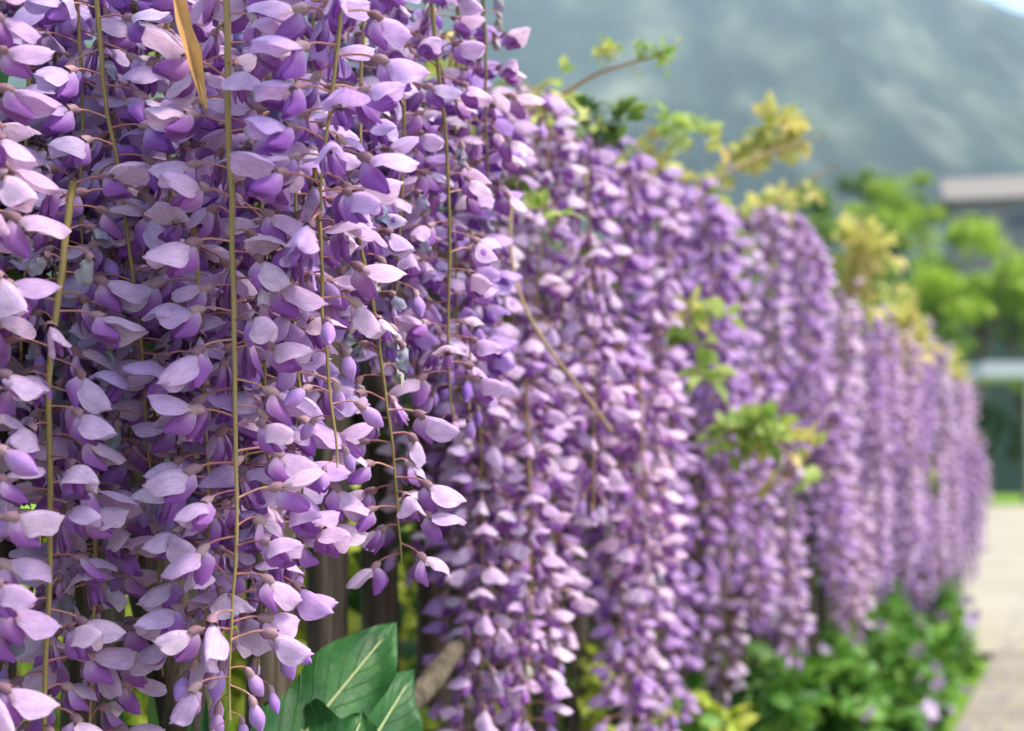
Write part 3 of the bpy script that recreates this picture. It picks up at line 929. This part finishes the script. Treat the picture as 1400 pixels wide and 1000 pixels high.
shoot([(700, 172), (760, 135), (815, 102), (850, 90), (890, 78), (915, 68)], 1.42, 0.0026,
      [(820, 62, .005, 5, 'fresh', .32), (832, 76, .007, 18, 'young', .38), (838, 66, .006, 14, 'fresh', .36), (876, 66, .005, 20, 'fresh', .34), (906, 72, .006, 14, 'fresh', .46), (908, 92, .004, 5, 'fresh', .45), (926, 60, .003, 3, 'young', .4), (868, 98, .003, 2, 'young', .25)], 1,
      'single bare-stemmed shoot with unfolding buds reaching out against the mountain')
shoot([(690, 190), (720, 150), (735, 130)], 1.40, 0.0015, [(735, 132, .010, 12, 'young', .75), (768, 98, .004, 4, 'fresh', .6)], 2)
shoot([(770, 200), (800, 170), (830, 150)], 1.55, 0.0016, [(800, 160, .016, 14, 'leaflet', .8), (840, 168, .02, 18, 'leaflet', .9), (855, 158, .012, 8, 'fresh', .7)], 3)
shoot([(860, 240), (900, 200), (920, 172)], 1.8, 0.002, [(915, 172, .010, 9, 'fresh', 1.0), (955, 188, .014, 9, 'fresh', .95), (900, 195, .014, 10, 'young', .8), (985, 198, .010, 6, 'young', .9), (905, 235, .016, 12, 'young', .8), (860, 215, .014, 8, 'fresh', .7)], 4)
shoot([(930, 270), (985, 240), (1060, 205), (1130, 185)], [2.0, 2.05, 2.1, 2.15], 0.0034, [(1060, 180, .03, 26, 'young', 1.6), (1030, 208, .026, 18, 'young', 1.4), (1085, 195, .022, 16, 'young', 1.4), (1000, 222, .02, 12, 'young', 1.2), (985, 255, .012, 8, 'young', 1.0)], 5,
      'brown twig with the large bright yellow leaf tuft above the hedge top')
shoot([(1030, 300), (1080, 262), (1145, 225)], 2.5, 0.004, [(1070, 280, .03, 16, 'young', 1.5), (1110, 258, .012, 5, 'young', 1.1)], 6)
shoot([(1140, 420), (1165, 370), (1185, 325)], 3.2, 0.004, [(1172, 338, .05, 30, 'young', 2.2), (1195, 348, .045, 22, 'young', 2.0), (1160, 385, .04, 18, 'young', 1.8), (1180, 410, .04, 18, 'young', 1.8)], 7)
shoot([(1210, 490), (1240, 450), (1252, 430)], 4.0, 0.004, [(1235, 450, .06, 24, 'young', 2.4), (1225, 420, .05, 14, 'young', 2.0), (1255, 480, .06, 18, 'young', 2.2)], 8)
shoot([(1265, 540), (1285, 500), (1300, 490)], 5.4, 0.005, [(1275, 500, .07, 24, 'young', 2.6), (1295, 508, .07, 16, 'young', 2.4)], 9)
# leaf tufts on the face of the hedge
shoot([(960, 690), (1050, 668), (1100, 630), (1122, 600)], 1.95, 0.0026, [(1112, 612, .012, 8, 'young', 1.1), (1105, 668, .012, 6, 'fresh', 1.1), (1060, 660, .006, 3, 'young', .9)], 10)
shoot([(1010, 640), (1030, 600), (1050, 580)], 1.9, 0.002, [(1040, 592, .028, 34, 'fresh', 1.5), (1000, 600, .024, 22, 'fresh', 1.4), (1065, 606, .02, 14, 'young', 1.3)], 11, 'low yellow-green leaf tuft on the face of the hedge')
shoot([(930, 420), (950, 470), (955, 520)], 1.72, 0.0016, [(955, 470, .02, 12, 'fresh', 1.1), (962, 520, .02, 12, 'fresh', 1.1), (945, 430, .02, 10, 'young', 1.0), (992, 440, .012, 6, 'fresh', 1.0)], 12)
shoot([(690, 300), (705, 260), (712, 235)], 1.28, 0.001, [(745, 288, .006, 4, 'fresh', .8), (770, 296, .004, 3, 'fresh', .7), (700, 250, .008, 5, 'leaflet', .7)], 13)
shoot([(600, 230), (612, 110), (622, 40)], 1.08, 0.001, [(612, 70, .012, 8, 'young', .6), (620, 95, .01, 6, 'young', .6), (455, 60, .008, 3, 'fresh', .6)], 14)
shoot([(1245, 700), (1252, 660), (1255, 640)], 4.6, 0.003, [(1252, 655, .05, 22, 'leaflet', 2.0), (1258, 645, .04, 12, 'young', 1.8)], 15)
td = smooth_path([at(x, y, d) for x, y, d in [(712, 205, 1.3), (698, 300, 1.27), (702, 370, 1.26), (722, 430, 1.25), (760, 490, 1.25), (800, 540, 1.27), (836, 590, 1.3)]], 24)
vine_part('tendril', td, 0.0016, 'twig', 6)['label'] = 'bare tan tendril curving down across the flowers'

# ------------------------------------------------------------------ fence
fence = thing('picket_fence', 'weathered grey picket fence half hidden behind the wisteria flowers', 'fence', hedge(1.0, -0.13, 0.2))
F0 = fence.location
def picket_mesh(seed, w=0.052, t=0.02, h=0.86):
    r_ = random.Random(seed)
    vs, fs, uvs = [], [], []
    nz, ring = 18, 10
    for i in range(nz + 1):
        z = h * i / nz
        dx = 0.004 * noise.noise(Vector((seed * 3.3, z * 6, 0)))
        dw = 1 + 0.08 * noise.noise(Vector((seed * 5.1, z * 9, 2)))
        for k in range(ring):
            th = 2 * pi * (k + 0.5) / ring
            cx = max(-1, min(1, 1.25 * cos(th))); cy = max(-1, min(1, 1.5 * sin(th)))
            p = Vector((cx * w / 2 * dw + dx, cy * t / 2 * dw, z))
            p += Vector((1, 1, 0)) * 0.0016 * noise.noise(Vector((k * 7.7 + seed, z * 14, 5)))
            vs.append(tuple(p)); uvs.append((z, k / ring))
    for i in range(nz):
        for k in range(ring):
            k2 = (k + 1) % ring
            fs.append((i * ring + k, i * ring + k2, (i + 1) * ring + k2, (i + 1) * ring + k))
    fs.append(tuple(nz * ring + k for k in range(ring)))
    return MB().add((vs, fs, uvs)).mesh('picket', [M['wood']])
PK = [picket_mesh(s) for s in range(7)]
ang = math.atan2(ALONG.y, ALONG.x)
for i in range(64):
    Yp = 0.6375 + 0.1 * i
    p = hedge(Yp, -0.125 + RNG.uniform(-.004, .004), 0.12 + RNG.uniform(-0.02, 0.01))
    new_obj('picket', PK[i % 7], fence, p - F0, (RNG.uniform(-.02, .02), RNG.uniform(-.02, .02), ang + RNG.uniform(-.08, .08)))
for zr in (0.36, 0.78):
    rail = smooth_path([hedge(0.5, -0.16, zr), hedge(3.5, -0.16, zr + 0.01), hedge(7.0, -0.16, zr)], 30)
    new_obj('rail', MB().add(tube([p - F0 for p in rail], 0.018, 8)).mesh('rail', [M['wood']]), fence)
# stone post that ends the fence at the road
sp = thing('gate_post', 'grey stone post at the end of the hedge beside the road', 'post', hedge(6.85, -0.13, 0.0))
b = MB(); b.add(box(0.13, 0.13, 0.62, (0, 0, 0.31), 0.006)); new_obj('shaft', b.mesh('shaft', [M['stone']], False), sp, rot=(0, 0, ang))
b = MB(); b.add(box(0.17, 0.17, 0.05, (0, 0, 0.645), 0.004)); new_obj('cap', b.mesh('cap', [M['stone']], False), sp, rot=(0, 0, ang))

# ------------------------------------------------------------------ low plants by the fence
def blade(base, tip, normal, W, nu=14, nv=6, wave=0.0, lobes=0.0, seed=0, bend=0.0, fold=0.12):
    """a broad leaf from base to tip facing normal"""
    base, tip, normal = Vector(base), Vector(tip), Vector(normal).normalized()
    ax = tip - base
    side = ax.cross(normal).normalized()
    nrm = side.cross(ax).normalized()
    vs, fs, uvs = [], [], []
    for i in range(nu + 1):
        u = i / nu
        pr = sin(pi * min(1, 0.06 + 0.94 * u ** 0.9)) ** 0.65
        for j in range(nv + 1):
            v = -1 + 2 * j / nv
            w = W * pr * (1 + lobes * sin(u * 17 + seed + (0 if v > 0 else 2)) * abs(v))
            p = base + ax * u + side * (v * w) + nrm * (fold * abs(v) * w + wave * sin(u * 13 + seed + 3 * v) * v * v - bend * ax.length * u * u)
            vs.append(tuple(p)); uvs.append((u, (v + 1) / 2))
    for i in range(nu):
        for j in range(nv):
            a = i * (nv + 1) + j
            fs.append((a, a + nv + 1, a + nv + 2, a + 1))
    return vs, fs, uvs, [base + ax * (i / nu) + nrm * (0.0012 - bend * ax.length * (i / nu) ** 2) for i in range(nu + 1)]

dock = thing('dock_plant', 'dark green broad-leaved dock plant in front of the pickets', 'plant', hedge(0.95, 0.12, 0.24))
D0 = dock.location
toc = Vector((-0.05, -1, 0.35))
for bx, by, by_Y, tx, ty, tY, W, lob, nrm, sdd in [
        (330, 1110, 0.93, 548, 842, 1.03, 0.030, 0.10, (0.30, -1, 0.45), 1),
        (440, 1120, 0.96, 575, 912, 1.05, 0.026, 0.16, (0.5, -1, 0.25), 2),
        (480, 1050, 0.94, 362, 962, 0.99, 0.022, 0.05, (-0.2, -1, 0.6), 4),
        (440, 1120, 0.90, 500, 972, 0.95, 0.020, 0.08, (0.6, -0.8, 0.5), 6)]:
    vs, fs, uvs, rib = blade(at(bx, by, by_Y) - D0, at(tx, ty, tY) - D0, nrm, W, 30, 10, 0.007, lob * 0.9, sdd, 0.06)
    o = new_obj('leaf', MB().add((vs, fs, uvs)).mesh('leaf', [M['dock']]), dock)
    new_obj('midrib', MB().add(tube(rib[:-3], [0.0021 - 0.0016 * i / len(rib) for i in range(len(rib) - 3)], 5)).mesh('midrib', [M['midrib']]), o)
    pet = smooth_path([Vector((0, 0, 0)), (at(bx, by, by_Y) - D0) * 0.6 + Vector((0.02, 0, 0)), at(bx, by, by_Y) - D0], 6)
    new_obj('petiole', MB().add(tube(pet, 0.003, 5)).mesh('petiole', [M['midrib']]), o)

strap = thing('strap_leaved_plant', 'clump of narrow pointed green leaves at the bottom of the frame by the bark', 'plant', at(225, 1250, 0.95))
S0 = strap.location
for bx, tx, ty, tY, W in [(228, 205, 928, .90, .0055), (250, 262, 968, .91, .0045), (205, 172, 985, .92, .005), (190, 240, 1000, .89, .006), (170, 160, 915, .97, .005), (180, 148, 925, .98, .005),
                          (262, 282, 955, .94, .0055), (285, 300, 985, .9, .006), (240, 225, 990, .88, .005), (165, 152, 960, .96, .005)]:
    vs, fs, uvs, rib = blade(at(bx, 1250, 0.95) - S0, at(tx, ty, tY) - S0, (0.2, -1, 0.1), W, 12, 4, 0.001, 0, tx, RNG.uniform(-0.05, 0.08), 0.3)
    new_obj('leaf', MB().add((vs, fs, uvs)).mesh('leaf', [M['strap']]), strap)

# dried brown leaf hanging among the flowers, and the green leaf at the left edge
hk = thing('dried_leaf', 'long dried tan-brown leaf hanging at the top left among the flowers', 'leaf', at(236, -20, 0.745))
vs, fs, uvs, rib = blade((0, 0, 0), at(283, 152, 0.75) - hk.location, (0.4, -1, 0.2), 0.0042, 14, 6, 0.0012, 0.1, 3, 0.03, 0.9)
new_obj('blade', MB().add((vs, fs, uvs)).mesh('blade', [M['husk']]), hk)
new_obj('stalk', MB().add(tube([at(240, -60, 0.746) - hk.location, Vector((0, 0, 0)), (at(283, 152, 0.75) - hk.location) * 0.98], 0.0005, 5)).mesh('stalk', [M['husk']]), hk)
gl = shoot([(-40, 40), (-20, 45), (-5, 50)], 0.80, 0.001, [], 31, None, 'leaf_stalk')
vs, fs, uvs, rib = blade(at(-5, 48, 0.80) - V0 - gl.location, at(2, 128, 0.80) - V0 - gl.location, (0.3, -1, 0.1), 0.006, 10, 4, 0.001, 0, 2, 0.05, 0.3)
new_obj('leaflet', MB().add((vs, fs, uvs)).mesh('leaflet', [M['strap']]), gl)

# ---- leafy bushes along the foot of the hedge
def leaf_cloud(count, rx, ry, rz, size, rg_, lift=0.5, lobes=14):
    """leaves spread over an uneven mound standing on z = 0"""
    L = leaflet(size, size * 0.36, 0.3, 0.3, 3)
    b = MB()
    cl = [(rg_.uniform(-.6, .6) * rx, rg_.uniform(-.6, .6) * ry, rg_.uniform(0.15, 0.86) * rz, rg_.uniform(0.14, 0.40)) for _ in range(lobes)]
    for i in range(count):
        cx, cy, cz, cr = rg_.choice(cl)
        d = Vector((rg_.gauss(0, 1), rg_.gauss(0, 1), rg_.gauss(0, 1))).normalized() * rg_.random() ** 0.35 * cr
        p = Vector((cx + d.x * rx, cy + d.y * ry, max(0.01, cz + d.z * rz * 0.9)))
        b.add(L, 0, Matrix.Translation(p) @ rand_euler(rg_, 0.9).to_matrix().to_4x4() @ Matrix.Scale(rg_.uniform(0.6, 1.3), 4))
    return b

def blossom_mesh(m):
    b = MB()
    for i in range(5):
        T = Matrix.Rotation(2 * pi * i / 5, 4, 'Z') @ Matrix.Rotation(-0.3, 4, 'Y')
        b.add(leaflet(0.013, 0.006, 0.1, 0.1, 2), 0, T)
    return b.mesh('blossom', [M[m]])
BLOSSOM = blossom_mesh('blossom'); PINKB = blossom_mesh('pink')

def bush(px, py_top, Y, rx, ry, label, m, count, size, blossoms, seed, base=0.2, bm=BLOSSOM, bs=1.6):
    r_ = random.Random(seed)
    topz = at(px, py_top, Y)
    h = topz.z - base
    loc = Vector((topz.x, topz.y, base))
    root = thing('leafy_bush', label, 'bush', loc, 'bushes along the foot of the hedge')
    tag(new_obj('foliage', leaf_cloud(count, rx, ry, h, size, r_).mesh('foliage', [M[m]]), root), kind='stuff')
    for i in range(5):
        e = Vector((r_.uniform(-.5, .5) * rx, r_.uniform(-.5, .5) * ry, h * r_.uniform(.5, .8)))
        new_obj('stem', MB().add(tube(smooth_path([(e.x * .2, e.y * .2, -0.02), e * 0.6, e], 5), 0.003, 4)).mesh('stem', [M['twig']]), root)
    for i in range(blossoms):
        d = Vector((r_.uniform(-.9, .9) * rx, -abs(r_.gauss(0, .8)) * ry, h * r_.uniform(.3, 1.0)))
        new_obj('blossom', bm, root, d, (r_.uniform(.3, 1.3), r_.uniform(-.6, .6), r_.uniform(0, 6)), bs * r_.uniform(.7, 1.3))
    return root
bush(1200, 808, 4.6, 0.22, 0.5, 'bright green bush dotted with lilac blossoms between the hedge end and the road', 'bush', 4420, 0.054, 24, 1, 0.0)
bush(1140, 850, 3.6, 0.22, 0.35, 'green bush with pale blossoms in the bottom right, left of the road', 'bush', 4420, 0.045, 39, 2, 0.0)
bush(1235, 885, 3.6, 0.09, 0.3, 'low bush edge with grey-lilac blossoms overlapping the road', 'bush', 2550, 0.042, 6, 3, 0.0)
bush(1095, 905, 2.95, 0.17, 0.22, 'dark green leafy clump at the bottom edge under the longest blurred raceme', 'bush', 2890, 0.040, 9, 4, 0.0)
bush(1190, 940, 3.0, 0.13, 0.22, 'green sprigs along the bottom edge next to the pavement', 'bush', 2890, 0.037, 18, 5, 0.0)
bush(1035, 915, 2.7, 0.14, 0.2, 'deep green broad-leaved clump under the middle of the hedge', 'bush', 1700, 0.050, 0, 6, 0.1)
bush(935, 948, 2.25, 0.10, 0.14, 'yellow-olive sprigs at the bottom edge under the hedge', 'bush lime', 600, 0.036, 0, 7, 0.2)
bush(780, 870, 1.85, 0.14, 0.12, 'olive green undergrowth with tiny pink flowers behind the lowest racemes', 'bush lime', 700, 0.030, 4, 8, 0.2, PINKB, 0.8)
bush(900, 890, 2.3, 0.16, 0.2, 'shadowy green undergrowth behind the lowest middle racemes', 'bush', 1700, 0.032, 0, 9, 0.2)
bush(640, 930, 1.5, 0.08, 0.1, 'small olive weeds beside the grey curved branch', 'bush lime', 400, 0.026, 0, 10, 0.2)
bush(1262, 790, 5.6, 0.16, 0.5, 'small green bush squeezed between the gate post and the hedge end', 'bush', 2550, 0.054, 6, 12, 0.0)
bush(1120, 800, 4.3, 0.3, 0.3, 'green bush in the gap below the far racemes', 'bush', 2550, 0.047, 15, 11, 0.0)

b = MB()
rp = random.Random(21)
for i in range(420):
    Yq = 3.6 + 5.5 * rp.random()
    p = hedge(Yq, 0.12 + abs(rp.gauss(0, 0.35)), 0.012)
    b.add(leaflet(0.024, 0.011, 0.5, 0.3, 2), 0, Matrix.Translation(p) @ Euler((rp.uniform(-.3, .3), rp.uniform(-.3, .1), rp.uniform(0, 6.28))).to_matrix().to_4x4())
tag(new_obj('fallen_petals', b.mesh('fallen_petals', [M['fade joined']])), 'faded lilac petals scattered on the paving beside the hedge', kind='stuff')

# ---- garden behind the fence, seen through the gaps
def grass():
    r_ = random.Random(8)
    b = MB()
    for i in range(9000):
        Yg = 0.9 + 6.5 * r_.random() ** 1.6
        off = -0.2 - 3.0 * r_.random() ** 1.5
        p = hedge(Yg, off, 0.20 + 0.05 * r_.random())
        hgt = r_.uniform(0.06, 0.26) * (1.5 if off < -0.6 else 0.8)
        a = r_.uniform(0, 2 * pi); w = r_.uniform(0.0025, 0.005)
        sx, sy = cos(a) * w, sin(a) * w
        bend = Vector((r_.gauss(0, .3), r_.gauss(0, .3), 0)) * hgt
        m1 = p + bend * 0.35 + Vector((0, 0, hgt * 0.6)); t = p + bend + Vector((0, 0, hgt))
        b.add(([(p.x - sx, p.y - sy, p.z), (p.x + sx, p.y + sy, p.z), (m1.x + sx * .7, m1.y + sy * .7, m1.z), (m1.x - sx * .7, m1.y - sy * .7, m1.z), tuple(t)],
               [(0, 1, 2, 3), (3, 2, 4)], [(0, 0)] * 5))
    tag(new_obj('grass', b.mesh('grass', [M['grass']])), 'tall yellow-green grass in the garden behind the fence', kind='stuff')
grass()
for px, py, Y, rx, lab, mm in [(390, 560, 2.6, 0.35, 'sunlit lime shrub seen through the gap left of the dark picket', 'bush lime'), (468, 610, 2.5, 0.4, 'sunlit lime shrub seen between the two dark pickets', 'bush lime'),
                               (150, 700, 2.2, 0.3, 'lime green shrub glimpsed behind the bark at the bottom left', 'bush lime'), (560, 640, 3.0, 0.3, 'yellow-green shrub seen right of the dark pickets', 'bush lime')]:
    r_ = random.Random(px)
    t = at(px, py, Y)
    root = thing('garden_shrub', lab, 'shrub', (t.x, t.y, 0.15), 'shrubs in the garden behind the fence')
    h = t.z - 0.15
    tag(new_obj('foliage', leaf_cloud(1100, rx, rx, h, 0.05, r_).mesh('foliage', [M[mm]]), root), kind='stuff')
    for i in range(4):
        e = Vector((r_.uniform(-.5, .5) * rx, r_.uniform(-.5, .5) * rx, h * .7))
        new_obj('stem', MB().add(tube([(0, 0, 0), e * .5, e], 0.006, 4)).mesh('stem', [M['twig']]), root)

# ------------------------------------------------------------------ far trees, house, canopy
def crown_mesh(seed, m, count, leaf):
    r_ = random.Random(seed)
    b = MB()
    cl = []
    for i in range(26):
        d = Vector((r_.gauss(0, 1), r_.gauss(0, 1), r_.gauss(0, 0.9))).normalized() * r_.uniform(0.15, 0.95)
        cl.append((d, r_.uniform(0.12, 0.32)))
    q = ([(-1, -.5, 0), (1, -.5, .1), (1, .5, 0), (-1, .5, .15)], [(0, 1, 2, 3)], [(0, 0)] * 4)
    for i in range(count):
        c, rr = r_.choice(cl)
        d = Vector((r_.gauss(0, 1), r_.gauss(0, 1), r_.gauss(0, 1))).normalized() * rr * r_.random() ** 0.4
        b.add(q, 0, Matrix.Translation(c + d) @ rand_euler(r_, 1.4).to_matrix().to_4x4() @ Matrix.Scale(leaf * r_.uniform(0.6, 1.4), 4))
    return b.mesh('crown', [M[m]], False)
CROWN = {'tree lime': [crown_mesh(s, 'tree lime', 3000, 0.045) for s in (1, 2)], 'tree mid': [crown_mesh(s, 'tree mid', 3000, 0.045) for s in (3, 4)],
         'tree dark': [crown_mesh(s, 'tree dark', 3000, 0.05) for s in (5, 6)]}
def ground_z(x, y):
    r = sqrt(x * x + y * y)
    return max(-0.04, mountain_height(r, x / y))
def tree(px, py, Y, w_px, h_px, m, label, name='broadleaf_tree', v=0):
    c = at(px, py, Y)
    rx = w_px / FPX * Y / 2; rz = h_px / FPX * Y / 2
    gz = ground_z(c.x, c.y)
    root = thing(name, label, 'tree', (c.x, c.y, gz), 'trees beyond the road')
    H = c.z - gz
    H = max(H, rz * 0.9)
    tr_ = [(0, 0, -0.2), (0.02 * rx, 0, H * 0.5), (0.05 * rx, 0.03 * rx, H * 0.8), (0.0, 0.0, H + rz * 0.4)]
    r0 = 0.05 * rx + 0.04
    bb = MB().add(tube(tr_, [r0, r0 * .8, r0 * .6, r0 * .2], 8))
    r_ = random.Random(px)
    for i in range(6):
        s = Vector((0.03 * rx, 0, H * r_.uniform(.45, .9)))
        e = Vector((r_.uniform(-.6, .6) * rx, r_.uniform(-.6, .6) * rx, H + r_.uniform(-.3, .5) * rz))
        bb.add(tube([s, s.lerp(e, .5) + Vector((0, 0, .05 * rz)), e], [r0 * .5, r0 * .35, r0 * .12], 5))
    new_obj('trunk', bb.mesh('trunk', [M['trunk']]), root)
    new_obj('crown', CROWN[m][v % 2], root, (0, 0, H), (0, 0, r_.uniform(0, 6)), (rx, rx, rz))
tree(1335, 405, 40, 310, 190, 'tree lime', 'large sunlit lime green tree right of the hedge', v=0)
tree(1215, 425, 44, 190, 190, 'tree mid', 'mid green tree between the hedge top and the lime green tree', v=1)
tree(1225, 290, 62, 170, 130, 'tree lime', 'small lime green tree rising against the mountain above the yellow shoot', v=1)
tree(1120, 305, 70, 170, 130, 'tree mid', 'green tree behind the brown twigs at the hedge top', v=0)
tree(1385, 440, 46, 110, 130, 'tree mid', 'green tree at the right edge of the picture under the house', v=1)
tree(1300, 470, 38, 90, 90, 'tree mid', 'low green tree directly above the far end of the hedge', v=0)
tree(1350, 600, 34, 90, 190, 'tree dark', 'dark green evergreen just right of the far end of the hedge', 'evergreen_tree', v=0)
tree(1310, 610, 36, 100, 150, 'tree dark', 'dark evergreen partly hidden by the far end of the hedge', 'evergreen_tree', v=1)
tree(1420, 600, 38, 90, 170, 'tree dark', 'dark evergreen behind the pale post at the right edge', 'evergreen_tree', v=1)
tree(1398, 520, 30, 40, 45, 'tree lime', 'small yellow-green bush crown beside the white canopy', v=1)
for i, (px, py, Y, w, h) in enumerate([(1180, 250, 95, 90, 70), (1260, 290, 90, 80, 70), (1090, 265, 110, 80, 60)]):
    tree(px, py, Y, w, h, 'tree mid', ['tree on the slope above the small lime green tree', 'tree on the slope just left of the grey house', 'farthest tree on the slope behind the hedge twigs'][i], v=i)

def house():
    c = at(1375, 345, 108)
    gz = ground_z(c.x, c.y) - 0.6
    root = thing('grey_house', 'grey rendered house with slate roof on the slope at the right edge', 'house', (c.x, c.y, gz))
    hw = c.z - gz + 3.4
    root.rotation_euler = (0, 0, radians(-14))
    new_obj('wall', MB().add(box(12, 8, hw, (2, 0, hw / 2))).mesh('wall', [M['render']], False), root)
    ov = 0.6
    vs = [(-4.6, -4 - ov, hw - .1), (8.6, -4 - ov, hw - .1), (8.6, 4 + ov, hw - .1), (-4.6, 4 + ov, hw - .1), (-4.6, 0, hw + 2.3), (8.6, 0, hw + 2.3)]
    fs = [(0, 1, 5, 4), (2, 3, 4, 5), (0, 4, 3), (1, 2, 5), (3, 2, 1, 0)]
    rf = new_obj('roof', MB().add((vs, fs, [(0, 0)] * 6)).mesh('roof', [M['rooftile']], False), root)
    new_obj('chimney', MB().add(box(.8, .8, 1.6, (3, 1.2, hw + 2.2))).mesh('chimney', [M['render']], False), rf)
    for x in (-2.2, 0.8, 4.2):
        w = new_obj('window', MB().add(box(1.7, .12, 1.3, (x, -4.03, hw - 1.6))).mesh('window', [M['stone']], False), root)
        new_obj('pane', MB().add(box(1.5, .06, 1.1, (x, -4.09, hw - 1.6))).mesh('pane', [M['glass']], False), w)
    new_obj('door', MB().add(box(1.1, .1, 2.1, (6.4, -4.05, hw - 2.6))).mesh('door', [M['twig']], False), root)
house()

def canopy():
    c = at(1370, 520, 29)
    root = thing('white_canopy', 'flat white canopy on pale posts beyond the road at the right edge', 'canopy', (c.x + 0.6, c.y, -0.03))
    h = c.z + 0.03
    new_obj('canopy_roof', MB().add(box(2.6, 2.0, 0.30, (0, 0, h + 0.15))).mesh('canopy_roof', [M['white']], False), root)
    new_obj('valance', MB().add(box(2.64, 2.04, 0.10, (0, 0, h + 0.06))).mesh('valance', [M['white']], False), root)
    for x, y in ((-.35, -.9), (1.2, -.9), (-1.2, .9), (1.2, .9)):
        new_obj('leg', MB().add(box(.16, .16, h, (x, y, h / 2))).mesh('leg', [M['post']], False), root)
canopy()

# ------------------------------------------------------------------ labels: tell apart the racemes that would share one
ORD = {2: ['nearer', 'farther'], 3: ['nearest', 'middle', 'farthest'], 4: ['nearest', 'second nearest', 'second farthest', 'farthest'],
       5: ['nearest', 'second nearest', 'middle', 'second farthest', 'farthest'], 6: ['nearest', 'second nearest', 'third nearest', 'third farthest', 'second farthest', 'farthest']}
shared = {}
for o in list(col.objects):
    if o.parent is None and o.get('category') == 'raceme':
        shared.setdefault(o['label'], []).append(o)
for lab, obs in shared.items():
    if 1 < len(obs) <= 6:
        obs.sort(key=lambda o: (o.location.y, o.location.x))
        for w, o in zip(ORD[len(obs)], obs):
            o['label'] = lab + ', the ' + w
